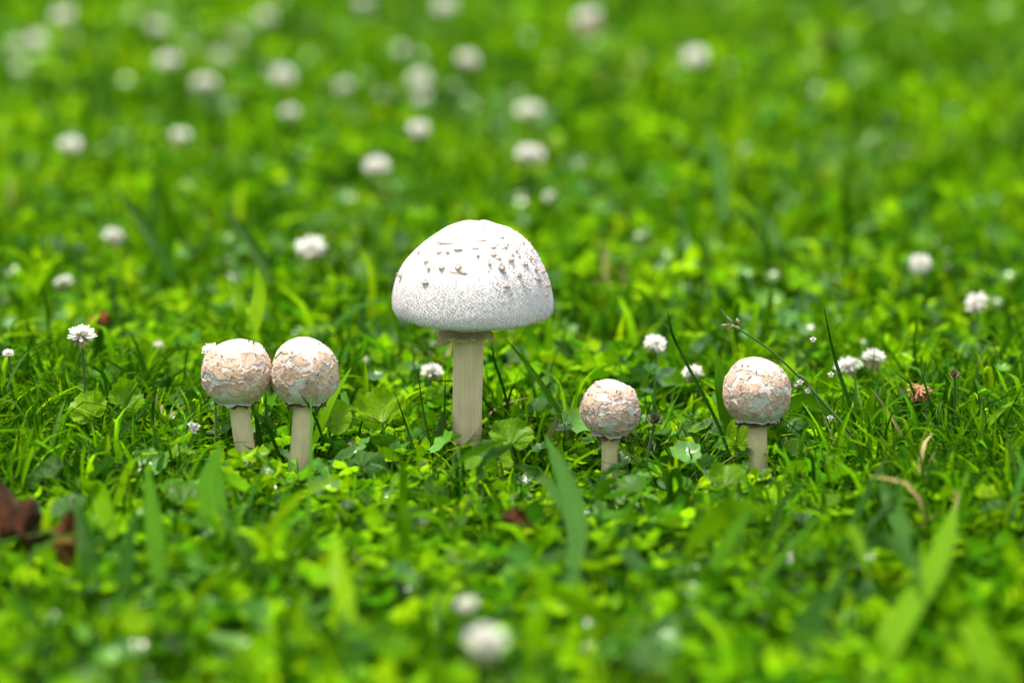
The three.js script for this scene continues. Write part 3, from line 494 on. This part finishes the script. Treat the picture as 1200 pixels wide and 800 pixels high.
B('long arching blade at the right edge under the bright one', [[1110, 590, 0.06], [1140, 545, 0.04], [1170, 525, 0.03], [1215, 520, 0.03]], 12, 'mid', { side: V(0.4, 1, 0.2) });
B('broad green leaf under the far right fine grass', [[1060, 600, 0.06], [1090, 560, 0.05], [1120, 550, 0.04], [1150, 565, 0.04]], 18, 'mid', { half: leafHalf, side: V(0.3, 1, 0.3) });

// a grass stalk with a seed head
{
  const P = [[1035, 560, 0.02], [990, 500, 0.01], [945, 450, 0.0], [900, 408, 0], [862, 383, 0]].map((q) => at(...q)), base = P[0].clone();
  const o = thing('seed_stalk', 'slanting grass stalk with a small seed head, beside the single round mushroom', 'grass stalk', base), mb = new MB();
  tube(mb, P.map((p) => p.clone().sub(base)), (t) => lerp(0.0011, 0.0006, t), 6, [0.035, 0.1, 0.01]); part('stem', mb.build(), M.dry, o);
  for (const [u, v, a, l] of [[868, 386, 2.6, 9], [862, 383, 2.9, 10], [857, 378, 2.2, 11], [860, 382, 3.6, 9], [853, 381, 3.2, 8], [866, 379, 2.0, 7]]) {
    const p = at(u, v).sub(base), d = V(Math.cos(a), Math.sin(a), R(-0.3, 0.3)), s = new MB(); tube(s, [p.clone(), p.clone().addScaledVector(d, l * PX * 0.4), p.clone().addScaledVector(d, l * PX)], (t) => 0.0013 * Math.sin(Math.PI * (0.1 + 0.85 * t)), 6, [0.28, 0.27, 0.12]); part('spikelet', s.build(), M.dry, o);
  }
  const awn = new MB(); tube(awn, [at(857, 380), at(850, 370), at(845, 362)].map((p) => p.sub(base)), 0.0003, 4, [0.25, 0.25, 0.1]); part('awn', awn.build(), M.dry, o);
}
// a weed stalk with tiny white blossoms
function blossomStalk(label, pts, spots, s = 1) {
  const P = pts.map((q) => at(...q)), base = P[0].clone(), o = thing('tiny_flower_stalk', label, 'wild flower', base), mb = new MB();
  tube(mb, P.map((p) => p.clone().sub(base)), 0.0006, 5, [0.12, 0.2, 0.03]); part('stem', mb.build(), M.dry, o);
  for (const [u, v, z = 0] of spots) { const c = at(u, v, z).sub(base), f = new MB(); for (let i = 0; i < 5; i++) { const q = i * 1.257 + 0.3; floret(f, c, V(Math.cos(q), Math.sin(q) * 0.8, 0.5).normalize(), 0.003 * s, 0.001 * s, [1, 1, 1], 0); } part('blossom', f.build(), M.petal, o); }
}
blossomStalk('thin weed stalk with tiny white blossoms beside the single round mushroom', [[992, 550, 0.02], [975, 510, 0.01], [958, 470, 0], [945, 445, 0], [937, 440, 0]], [[938, 447], [947, 457], [974, 438, -0.02], [973, 489], [953, 397, -0.03]], 0.9);
blossomStalk('tiny pinkish white blossoms left of the touching mushroom stems', [[215, 545, 0.02], [222, 525, 0.02], [227, 500, 0.02]], [[224, 497, 0.02], [230, 499, 0.02], [227, 503, 0.02]], 1.1);
// a closed flower bud on an upright stalk
{
  const P = [[757, 545, 0.02], [762, 520, 0.02], [767, 498, 0.02]].map((q) => at(...q)), base = P[0].clone(), o = thing('flower_bud', 'closed brownish green bud on a stalk right of the smallest mushroom', 'flower bud', base), mb = new MB(), c = at(768, 490, 0.02).sub(base);
  tube(mb, P.map((p) => p.clone().sub(base)), 0.0012, 6, [0.05, 0.12, 0.02]); part('stem', mb.build(), M.dry, o);
  const f = new MB(); for (let i = 0; i < 26; i++) { const q = i * 2.4, y = lerp(-0.7, 1, i / 26), r = Math.sqrt(1 - y * y * 0.9); floret(f, c.clone().add(V(0, -0.0025, 0)), V(r * Math.cos(q) * 0.8, y + 0.5, r * Math.sin(q) * 0.8).normalize(), 0.0062, 0.0014, i % 3 ? [0.07, 0.11, 0.03] : [0.16, 0.12, 0.06], -0.3); } part('bud', f.build(), M.dry, o);
}
{
  const p = at(1119, 437, -0.02), o = thing('flower_bud', 'tiny closed bud right of the dried clover head', 'flower bud', p), f = new MB(), mb = new MB();
  for (let i = 0; i < 16; i++) { const q = i * 2.4, y = lerp(-0.7, 1, i / 16); floret(f, V(0, -0.002, 0), V(Math.cos(q) * 0.8, y + 0.4, Math.sin(q) * 0.8).normalize(), 0.0045, 0.001, [0.16, 0.12, 0.06], -0.3); } part('bud', f.build(), M.dry, o);
  tube(mb, [V(0, 0, 0), V(0.001, -0.03, 0), V(0, -p.y, 0)], 0.0008, 5, [0.05, 0.11, 0.02]); part('stem', mb.build(), M.dry, o);
}

// round scalloped leaf lying in its own plane: stalk end at the origin, tip along +y, facing +z
function scallop(w, h, { rag = 0, teeth = 9, depth = 0.05, cup = 0.25, notch = 0.25, ruffle = 0.1, vein: vk = 0.025, s = 1 } = {}) {
  const mb = new MB(), n = 44, rows = 7, ring = [];
  const out = (q) => { const a = Math.abs(q) / Math.PI; return (1 - notch * Math.pow(a, 5) * 2) * (1 + depth * Math.abs(Math.sin(q * teeth)) - depth * 0.5) * (1 + rag * nz(Math.cos(q) * 2.4, Math.sin(q) * 2.4, s) + rag * 0.7 * nz(Math.cos(q) * 7, Math.sin(q) * 7, s)); };
  for (let i = 0; i <= rows; i++) {
    const f = i / rows, row = [];
    for (let j = 0; j <= n; j++) {
      const q = (j / n * 2 - 1) * Math.PI * 0.97, r = out(q) * f, x = Math.sin(q) * r * 0.5, y = (Math.cos(q) * r * 0.5 + 0.36 * (1 - 0.0 * f)) , cx = x, cy = y - 0.0;
      const px = lerp(0, cx, f > 0 ? 1 : 0), py = lerp(0.14, cy, sm(f, 0, 0.6));
      const vein = Math.cos(q * 6.5) * 0.5 + 0.5, z = cup * (px * px * 1.3 + (py - 0.3) * (py - 0.3) * 0.9) + ruffle * f * f * nz(q * 1.4, s, f) * 0.6 + vk * (vein - 0.5) * f;
      row.push(mb.v(V(px * w, (py - 0.12) * h, z * (w + h) * 0.5), null, px + 0.5, py));
    }
    ring.push(row);
  }
  for (let i = 0; i < rows; i++) for (let j = 0; j < n; j++) mb.q(ring[i][j], ring[i][j + 1], ring[i + 1][j + 1], ring[i + 1][j]);
  return mb.build();
}
// a leaf standing alone: stalk point (u,v), size in pixels, roll round the view axis, lean back from upright
function leafAt(label, u, v, z, wpx, hpx, roll, lean, tone, opt = {}) {
  const p = at(u, v, z > 0.03 ? Math.max(z, atHeight(u, v, 0.05).z) : z), o = (free.push([u, v + 2, wpx * 0.4, p.z]), thing('weed_leaf', label, 'leaf', p)), l = part('leaf', scallop(wpx * PX, hpx * PX * 1.15, { s: u, ...opt }), tint('shiny', tone), o);
  l.rotation.set(-Math.min(1.35, lean + 0.25), opt.yaw ?? 0, roll, 'ZYX');
  const mb = new MB(); tube(mb, [V(0, 0, 0), V(0.002, -p.y * 0.4, -0.004), V(0.001, -p.y, -0.002)], 0.0009, 6, [0.14, 0.22, 0.02]); part('stalk', mb.build(), M.dry, o);
  return o;
}
leafAt('veined light green leaf with scalloped edge at the foot of the tall mushroom', 598, 521, 0.045, 52, 38, -0.15, 0.5, 'bright', { cup: 0.4, ruffle: 0.35, depth: 0.08, vein: 0.07 });
leafAt('yellow-green leaf flap under the veined leaf by the tall mushroom', 586, 537, 0.055, 34, 26, -1.0, 0.9, 'yellow', { depth: 0.04 });
leafAt('fan-shaped scalloped bright leaf between the touching pair and the tall stem', 448, 496, -0.02, 60, 46, 0.1, 0.7, 'yellow', { cup: 0.9, ruffle: 0.6, depth: 0.1, notch: 0.5, vein: 0.06 });
leafAt('folded blue-green leaf with shiny top right of the touching stems', 424, 545, 0.05, 62, 48, 0.1, 1.0, 'blue', { cup: -0.9, ruffle: 0.8, vein: 0.06, depth: 0.09 });
leafAt('second blue-green leaf lying lower right of the touching stems', 398, 538, 0.05, 44, 34, 0.7, 1.1, 'blue', { cup: -0.4 });
leafAt('bright yellow-green backlit leaf under the sharp clover flower', 108, 492, 0, 48, 42, 0.35, 0.3, 'yellow', { cup: 0.4, depth: 0.12, ruffle: 0.6, notch: 0.6, vein: 0.06 });
leafAt('folded green leaf right of the bright backlit leaf', 140, 480, 0, 42, 42, -0.5, 0.5, 'bright', { cup: 0.9, ruffle: 0.7, depth: 0.12, notch: 0.6, vein: 0.06 });
leafAt('pale veined leaf low at the left above the dead brown leaf', 52, 560, 0.07, 50, 40, 0.5, 0.8, 'blue', { cup: -0.3, ruffle: 0.4 });
leafAt('blurred grey-green shiny leaf just right of the dead brown leaf', 80, 600, 0.13, 44, 36, 0.3, 1.0, 'blue', { cup: 0.2 });
leafAt('pale shiny leaf lying flat below the smallest mushroom', 735, 642, 0.16, 50, 50, 1.2, 1.25, 'blue', { cup: 0.15 });
leafAt('smaller pale shiny leaf behind the flat one below the smallest mushroom', 742, 665, 0.19, 40, 40, -0.6, 1.25, 'blue', { cup: 0.15 });
leafAt('dark green ruffled leaf left of the touching mushroom stems', 215, 590, 0.1, 46, 40, -0.2, 0.7, 'mid', { ruffle: 0.4 });
leafAt('small round green leaf right of the smallest mushroom stem', 742, 575, 0.06, 32, 30, 0.2, 0.9, 'mid', { cup: 0.3 });
leafAt('bright round leaf under the single round mushroom', 850, 570, 0.04, 44, 34, -0.3, 0.6, 'bright', { cup: 0.7, ruffle: 0.6, depth: 0.1, vein: 0.05 });
leafAt('bright upright leaf just left of the single round mushroom stem', 866, 525, -0.03, 30, 42, 0.05, 0.2, 'yellow', { cup: 0.2 });
leafAt('blurred blue-grey leaf at the bottom right of centre', 760, 785, 0.5, 48, 56, -0.2, 0.9, 'blue', { cup: 0.1, ruffle: 0.3 });
leafAt('pale leaf in the shade left of the tall stem', 520, 500, -0.03, 34, 26, 1.3, 1.1, 'blue', {});
leafAt('bright leaf beside the right touching stem', 385, 500, -0.03, 40, 42, -0.6, 0.3, 'yellow', { cup: 0.3 });

// dead leaves
function deadLeaf(label, u, v, z, wpx, hpx, rot, s, warm = 1) {
  const g = scallop(wpx * PX, hpx * PX, { teeth: 3, depth: 0.12, rag: 0.55, cup: -0.9, ruffle: 1.4, notch: 0.2, s }), pos = g.attributes.position, col = [];
  for (let i = 0; i < pos.count; i++) { const n = nz(pos.getX(i) * 120 + s, pos.getY(i) * 120, s), k = Math.max(0, Math.min(1, 0.45 + n * 1.1)); col.push(lerp(0.06, 0.30, k) * warm, lerp(0.02, 0.11, k) * warm, lerp(0.005, 0.032, k) * warm); }
  g.setAttribute('color', new THREE.Float32BufferAttribute(col, 3)); g.computeVertexNormals();
  const o = new THREE.Mesh(g, M.dead); o.name = numbered('dead_leaf'); o.position.copy(at(u, v, Math.max(z, atHeight(u, v, 0.06).z))); o.rotation.set(...rot); scene.add(o); return tag(o, label, 'dead leaf');
}
deadLeaf('large curled dark brown dead leaf at the left edge', 10, 636, 0.15, 128, 112, [-0.7, 0.3, 0.15], 3.3, 0.24);
deadLeaf('smaller reddish brown flap hanging below the large dead leaf', 60, 636, 0.2, 66, 50, [-1.0, 0.1, -1.3], 8.1, 0.55);
deadLeaf('reddish brown dead leaf half buried below the tall mushroom', 603, 612, 0.12, 28, 34, [-0.9, -0.3, 0.3], 5.7, 0.4);
deadLeaf('dull pinkish brown dead leaf between the small clover flowers at the left', 118, 385, -0.3, 34, 36, [-0.6, 0.2, 0.2], 1.9, 1.0);
for (const [pts, w, l] of [[[[640, 520, -0.05], [646, 505, -0.055], [652, 494, -0.06], [650, 484, -0.06]], 8, 'dry tan scrap of grass standing left of the smallest mushroom'], [[[668, 515, -0.06], [660, 505, -0.065], [648, 499, -0.065], [640, 500, -0.065]], 6, 'second dry tan scrap of grass, lying across the first, left of the smallest mushroom']]) blade('dry_grass', l, pts, w, 'straw', { cat: 'dry grass' });

// low weeds with round leaves: each plant a thing, each leaf a part
function weedProto(n, spread, sizes, mats) {
  const o = new THREE.Group(), st = new MB();
  for (let i = 0; i < n; i++) {
    const q = i * 2.4 + R(-0.4, 0.4), r = spread * Math.sqrt((i + 0.6) / n), y = R(0.022, 0.05) * (1.15 - 0.3 * r / spread), p = V(Math.cos(q) * r, y, Math.sin(q) * r), s = R(...sizes);
    const l = part('leaf', scallop(s, s * R(0.9, 1.15), { teeth: pick([7, 9, 10]), depth: R(0.04, 0.1), cup: R(-0.4, 0.6), ruffle: R(0.1, 0.5), s: i * 3.1 + n, notch: R(0.1, 0.5) }), pick(mats), o);
    l.position.copy(p); l.rotation.set(-R(0.75, 1.5), R(-0.3, 0.3), R(-0.4, 0.4)); const h = new THREE.Euler(0, -q + Math.PI / 2 + Math.PI + R(-0.7, 0.7), 0); l.quaternion.premultiply(new THREE.Quaternion().setFromEuler(h));
    tube(st, [V(0, -0.004, 0), V(p.x * 0.5, y * 0.6, p.z * 0.5), p], 0.0007, 5, [0.12, 0.2, 0.02]);
  }
  part('stalks', st.build(), M.dry, o); return o;
}
const lightMats = ['bright', 'mid', 'yellow', 'bright', 'mid'].map((t) => tint('shiny', t)), darkMats = ['mid', 'blue', 'deep', 'mid', 'bright'].map((t) => tint('shiny', t));
const weedP = [weedProto(7, 0.034, [0.014, 0.021], lightMats), weedProto(9, 0.04, [0.011, 0.018], darkMats), weedProto(6, 0.03, [0.016, 0.024], darkMats), weedProto(8, 0.038, [0.011, 0.017], lightMats), weedProto(10, 0.04, [0.009, 0.014], lightMats)];
const weedL = ['low weed with bright scalloped leaves in the lawn round the mushrooms', 'low weed with small mid-green round leaves near the mushrooms', 'low weed with large blue-green scalloped leaves near the mushrooms', 'low weed with small bright round leaves near the mushrooms', 'low weed with many tiny bright leaves near the mushrooms'];
const nearStem = (x, z, d = 0.013) => [[294, 0], [349, 0], [547, -0.04], [714, 0], [889, 0]].some(([u, zz]) => { const p = at(u, 590, zz); return Math.hypot(x - p.x, z - zz) < d; });
{
  let n = 0, tries = 0; const put = [], weeds = [], seenAt = {};
  while (n < 105 && tries++ < 6000) {
    const z = R(-0.34, 0.36), half = 0.37 * (1 + -z / 4), x = R(-half, half), k = Math.floor(rnd() * 5), s = R(0.8, 1.15);
    const grassy = sm(Math.abs(x), 0.24, 0.33); if (rnd() < grassy * 0.6 || put.some(([a, b]) => Math.hypot(a - x, b - z) < 0.045)) continue;
    if (nearStem(x, z, 0.03) || !clear(x - 0.02, 0.06 * s, z) || !clear(x + 0.02, 0.06 * s, z) || !clear(x, 0.055 * s, z + 0.03)) continue;
    put.push([x, z]); n++; const o = weedP[k].clone(); o.name = numbered('low_weed'); o.position.set(x, 0, z); o.rotation.y = R(0, 6.28); o.scale.setScalar(s); scene.add(o); weeds.push([o, k, x, z]);
  }
  const marks = [['the left touching mushroom', 294, 0], ['the right touching mushroom', 349, 0], ['the tall mushroom', 547, -0.04], ['the smallest mushroom', 714, 0], ['the single round mushroom', 889, 0]].map(([l, u, zz]) => [l, at(u, 590, zz)]);
  const nth = ['nearest', 'second nearest', 'third nearest', 'fourth nearest', 'fifth nearest', 'sixth nearest', 'seventh nearest', 'eighth nearest', 'ninth nearest', 'tenth nearest', 'eleventh nearest', 'twelfth nearest'];
  const all = weeds.map(([o, k, x, z]) => { let b = null, d = 9; for (const m of marks) { const q = Math.hypot(x - m[1].x, z - m[1].z); if (q < d) { d = q; b = m; } } const dx = x - b[1].x, dz = z - b[1].z; return { o, k, d, key: Math.abs(dx) > Math.abs(dz) ? (dx > 0 ? 'right of ' : 'left of ') + b[0] : (dz > 0 ? 'in front of ' : 'behind ') + b[0] }; }).sort((a, b) => a.d - b.d);
  for (const { o, k, key } of all) { const id = k + key, c = seenAt[id] = (seenAt[id] ?? -1) + 1; tag(o, ['low bright scalloped weed', 'low small mid-green weed', 'low blue-green scalloped weed', 'low small bright weed', 'low tiny-leaved bright weed'][k] + ', ' + nth[c] + ' of its kind ' + key, 'weed', weedL[k].replace('low weed', 'low weeds')); }
}

// ---------------------------------------------------------------- ground cover nobody could count
const stuff = (name, label, category) => { const o = new THREE.Group(); o.name = name; scene.add(o); return tag(o, label, category, null, 'stuff'); };
// three leaflets with a pale chevron on a bent stalk; height 1 is scaled per plant
function trefoil(h, s, tilt) {
  const mb = new MB();
  for (let k = 0; k < 3; k++) {
    const q = k * 2.094 + R(-0.2, 0.2), d = V(Math.cos(q), R(-0.15, 0.35) + tilt * Math.cos(q), Math.sin(q)).normalize(), side = V(-Math.sin(q), 0, Math.cos(q)), up = side.clone().cross(d).multiplyScalar(-1), rows = [], n = 6, bend = R(-0.4, 0.25);
    for (let i = 0; i <= n; i++) {
      const t = i / n, w = s * 0.47 * Math.pow(Math.sin(Math.PI * (0.04 + 0.9 * Math.pow(t, 1.15) * 0.93)), 0.75) * (t > 0.97 ? 0.6 : 1), c = V(0, h, 0).addScaledVector(d, s * t).addScaledVector(up, bend * s * t * t), row = [];
      for (let j = -2; j <= 2; j++) { const a = j / 2, chev = 1 + 0.55 * Math.max(0, 1 - Math.abs((t - 0.42 - 0.18 * Math.abs(a)) / 0.09)), g = (1 - 0.12 * (j === 0 ? -1 : 0)) * chev; row.push(mb.v(c.clone().addScaledVector(side, w * a).addScaledVector(up, Math.abs(a) * w * 0.38 - (t > 0.9 && j === 0 ? 0 : 0)), [g, g * (1 - 0.05 * (chev - 1)), g])); }
      rows.push(row);
    }
    for (let i = 0; i < n; i++) for (let j = 0; j < 4; j++) mb.q(rows[i][j], rows[i][j + 1], rows[i + 1][j + 1], rows[i + 1][j]);
  }
  tube(mb, [V(R(-0.01, 0.01), -0.004, R(-0.01, 0.01)), V(R(-0.004, 0.004), h * 0.5, R(-0.004, 0.004)), V(0, h, 0)], 0.0006, 3, [1.1, 1, 0.9], false);
  return mb.build();
}
function tuft(n, hMin, hMax, w, spread, arch) { // several thin blades from one point
  const mb = new MB();
  for (let i = 0; i < n; i++) {
    const q = R(0, 6.28), h = R(hMin, hMax), lean = R(0.05, 0.5) * arch, d = V(Math.cos(q), 0, Math.sin(q)), b = V(R(-spread, spread), -0.003, R(-spread, spread)), g = R(0.75, 1.2);
    ribbon(mb, [b, b.clone().addScaledVector(d, h * lean * 0.25).add(V(0, h * 0.45, 0)), b.clone().addScaledVector(d, h * lean * 0.8).add(V(0, h * 0.8, 0)), b.clone().addScaledVector(d, h * lean * 1.7).add(V(0, h * R(0.78, 1), 0))], bladeHalf(R(w * 0.7, w * 1.3)), { k: 7, fold: 0.5, side: V(-d.z, 0, d.x), twist: R(-0.8, 0.8), col: (t) => [g * lerp(1.15, 1, t), g, g * lerp(1.2, 0.9, t)] });
  }
  return mb.build();
}
function roundLeaf(h, s) { // single round leaf on a stalk
  const mb = new MB(), n = 14, c = V(0, h, 0), nrm = V(R(-0.5, 0.5), 1, R(-0.3, 0.6)).normalize(), a = V(1, 0, 0).cross(nrm).normalize(), b = nrm.clone().cross(a), rows = [], sd = R(0, 50);
  for (let i = 0; i <= 3; i++) { const row = []; for (let j = 0; j <= n; j++) { const q = j % n / n * 6.283, r = s * 0.5 * i / 3 * (1 + 0.1 * Math.cos(q * 7)) * (1 + 0.22 * Math.cos(q)), g = 1 + (Math.cos(q * 7) * 0.12 + 0.05) * (i / 3); row.push(mb.v(c.clone().addScaledVector(a, Math.cos(q) * r).addScaledVector(b, Math.sin(q) * r).addScaledVector(nrm, s * (0.12 * (i / 3) ** 2 + 0.14 * (i / 3) * nz(Math.cos(q) * 1.5, Math.sin(q) * 1.5, sd) + 0.03 * Math.cos(q * 7) * i / 3)), [g, g, g])); } rows.push(row); }
  for (let i = 0; i < 3; i++) for (let j = 0; j < n; j++) mb.q(rows[i][j], rows[i][j + 1], rows[i + 1][j + 1], rows[i + 1][j]);
  tube(mb, [V(R(-0.008, 0.008), -0.004, R(-0.008, 0.008)), V(0, h * 0.5, 0), V(0, h, 0)], 0.0006, 3, [1.2, 1, 0.8], false);
  return mb.build();
}
// place(x, z) gives [scale, tone mix] or null
function scatter(group, name, geoms, mat, n, area, place) {
  const lists = geoms.map(() => []), col = new THREE.Color(), m = new THREE.Matrix4(), q = new THREE.Quaternion(), e = new THREE.Euler();
  let got = 0, tries = 0;
  while (got < n && tries++ < n * 6) {
    const [x, z] = area(), r = place(x, z); if (!r) continue;
    const k = Math.floor(rnd() * geoms.length), g = geoms[k]; if (!g.boundingBox) g.computeBoundingBox();
    let s = r.s; const top = g.boundingBox.max.y * s; if (nearStem(x, z) || !clear(x, top, z) || !clear(x - 0.012, top, z) || !clear(x + 0.012, top, z)) { s *= 0.5; if (nearStem(x, z) || !clear(x, top * 0.5, z) || !clear(x - 0.012, top * 0.5, z) || !clear(x + 0.012, top * 0.5, z)) continue; }
    e.set(R(-1, 1) * r.tilt, R(0, 6.283), R(-1, 1) * r.tilt); q.setFromEuler(e); m.compose(V(x, 0, z), q, V(s, s * R(0.85, 1.15), s));
    lists[k].push(m.clone(), r.c); got++;
  }
  geoms.forEach((g, k) => { const L = lists[k], im = new THREE.InstancedMesh(g, mat, L.length / 2); for (let i = 0; i < L.length; i += 2) { im.setMatrixAt(i / 2, L[i]); im.setColorAt(i / 2, col.setRGB(...L[i + 1])); } im.name = name; group.add(im); });
}
const mixTone = (w) => { let t = rnd() * w.reduce((a, b) => a + b[1], 0); for (const [k, v] of w) if ((t -= v) <= 0) { const c = TONE[k], b = R(0.75, 1.25), h = R(0.85, 1.15); return [c[0] * b * h, c[1] * b, c[2] * b]; } return TONE.mid; };
const lawn = () => { const z = -2.85 + 3.9 * Math.pow(rnd(), 0.9), half = 0.62 + 0.36 * (1 - z / 4) - 0.36; return [R(-1, 1) * half, z]; };
const focusBand = () => { const z = R(-0.35, 0.5); return [R(-0.42, 0.42), z]; };
const far = () => { const a = R(0, 6.283), r = 0.9 + 5.5 * Math.pow(rnd(), 0.7); return [Math.cos(a) * r, -0.9 + Math.sin(a) * r]; };
const fineGrass = (x, z) => sm(-x, 0.2, 0.3) * sm(z, -0.35, -0.05) * (1 - sm(z, 0.08, 0.2)) + sm(x, 0.2, 0.28) * sm(z, -0.3, -0.05) * (1 - sm(z, 0.1, 0.3));
const patch = (x, z, f, o) => nz(x * f + o, z * f * 0.8, o * 3);

{
  const g = stuff('clover_leaves', 'low green clover leaves covering the lawn among the mushrooms', 'clover leaves');
  const T = [0, 1, 2, 3, 4, 5].map((i) => trefoil(0.02 + i * 0.004, 0.0078 + (i % 3) * 0.0014, R(-0.4, 0.4)));
  const tones = [['bright', 5], ['mid', 4], ['yellow', 2.3], ['deep', 1.6], ['blue', 1.2]];
  scatter(g, 'trefoil_leaves', T, M.lush, 34000, lawn, (x, z) => { const p = patch(x, z, 5, 2); if (rnd() < 0.8 * fineGrass(x, z) || p < -0.42 + 0.3 * rnd() - 0.25) return null; const n = sm(z, 0.15, 0.5); if (rnd() < 0.55 * n) return null; return { s: R(0.75, 1.25) * (1 + 0.35 * p) * (1 + 0.3 * n), tilt: 0.45, c: mixTone(tones) }; });
}
{
  const g = stuff('weed_leaves', 'small round weed leaves mixed through the lawn', 'weed leaves');
  const T = [0, 1, 2, 3, 4, 5].map((i) => roundLeaf(0.018 + i * 0.005, 0.0085 + (i % 3) * 0.003));
  const tones = [['bright', 4], ['mid', 4], ['yellow', 2.5], ['blue', 2.2], ['deep', 1]];
  scatter(g, 'round_leaves', T, PMlush(), 13000, lawn, (x, z) => { const p = patch(x, z, 6, 7); if (rnd() < 0.7 * fineGrass(x, z)) return null; return { s: R(0.7, 1.25) * (1 + 0.3 * p) * (1 + 0.3 * sm(z, 0.15, 0.5)), tilt: 0.6, c: mixTone(tones) }; });
}
{
  const g = stuff('glossy_leaves', 'glossy blue-green leaves that mirror the pale sky among the clover', 'glossy leaves');
  const T = [0, 1, 2, 3].map((i) => roundLeaf(0.026 + i * 0.006, 0.011 + (i % 3) * 0.0035));
  scatter(g, 'round_leaves', T, PM({ ...leafBase, vertexColors: true, transmission: 0.15, clearcoat: 1, clearcoatRoughness: 0.26 }), 9500, lawn, (x, z) => { if (rnd() < 0.5 + 0.5 * fineGrass(x, z) - patch(x, z, 5, 13)) return null; return { s: R(0.7, 1.25), tilt: 0.35, c: mixTone([['blue', 3], ['deep', 2], ['mid', 2]]) }; });
}
function PMlush() { return PM({ ...leafBase, vertexColors: true, transmission: 0.4, clearcoat: 0.06, clearcoatRoughness: 0.34 }); }
{
  const g = stuff('fine_grass', 'thin dark green grass growing through the clover', 'grass');
  const T = [0, 1, 2, 3, 4, 5].map((i) => tuft(5, 0.025 + i * 0.003, 0.05 + i * 0.006, 0.0008 + 0.00015 * i, 0.012, 1));
  const tones = [['mid', 4], ['deep', 4], ['bright', 3], ['yellow', 0.8], ['blue', 0.8], ['straw', 0.1]];
  scatter(g, 'grass_tufts', T, M.lush, 12000, lawn, (x, z) => { if (rnd() > 0.45 + 0.5 * patch(x, z, 4, 4) + fineGrass(x, z)) return null; return { s: R(0.7, 1.2), tilt: 0.25, c: mixTone(tones) }; });
  scatter(g, 'grass_tufts', T, M.lush, 1900, focusBand, (x, z) => { const f = fineGrass(x, z); if (rnd() > f) return null; return { s: R(0.8, 1.35), tilt: 0.45, c: mixTone([['mid', 4], ['deep', 5], ['bright', 2], ['blue', 1.2], ['straw', 0.12]]) }; });
}
{
  const g = stuff('broad_grass', 'broad-bladed green grass scattered through the lawn', 'grass');
  const T = [0, 1, 2, 3, 4, 5].map((i) => tuft(3, 0.035 + i * 0.003, 0.06 + i * 0.007, 0.0017 + 0.0004 * i, 0.014, 1.3));
  const tones = [['mid', 4], ['bright', 4], ['yellow', 1], ['deep', 2], ['blue', 2]];
  scatter(g, 'grass_tufts', T, M.lush, 3600, lawn, (x, z) => { const p = patch(x, z, 4, 9), foc = Math.exp(-((z - 0.02) ** 2) / 0.02); if (rnd() > 0.6 + 0.6 * p - 0.5 * foc) return null; return { s: R(0.7, 1.25) * (1 - 0.25 * foc) * (1 + 0.12 * sm(z, 0.25, 0.45)), tilt: 0.4, c: mixTone(tones) }; });
}
{
  const g = stuff('dry_litter', 'bits of dry straw lying on the soil under the lawn', 'litter');
  const T = [0, 1, 2].map((i) => { const mb = new MB(), l = 0.03 + 0.015 * i; ribbon(mb, [V(-l / 2, 0.006, 0), V(0, 0.012, 0.003), V(l / 2, 0.008, R(-0.01, 0.01))], bladeHalf(0.0011), { k: 6, side: V(0, 0.3, 1), col: () => [1, 1, 1] }); return mb.build(); });
  scatter(g, 'straw', T, M.dry, 2600, lawn, () => { const b = R(0.35, 1); return { s: R(0.6, 1.3), tilt: 0.25, c: [0.36 * b, 0.26 * b, 0.13 * b] }; });
}
{
  const g = stuff('outer_lawn', 'lawn of grass and clover going on round the mushrooms', 'lawn');
  const T = [0, 1, 2].map(() => tuft(14, 0.03, 0.065, 0.003, 0.05, 1.2)), tones = [['mid', 4], ['bright', 4], ['yellow', 1.5], ['deep', 1.5]];
  scatter(g, 'grass_tufts', T, M.lush, 9000, far, (x, z) => { if (z > -2.85 && z < 1.05 && Math.abs(x) < 0.62 + 0.36 * -z / 4) return null; return { s: R(0.8, 1.3), tilt: 0.3, c: mixTone(tones) }; });
}

scene.traverse((o) => { if (o.isMesh) { o.castShadow = true; o.receiveShadow = true; } });
renderer.render(scene, camera);
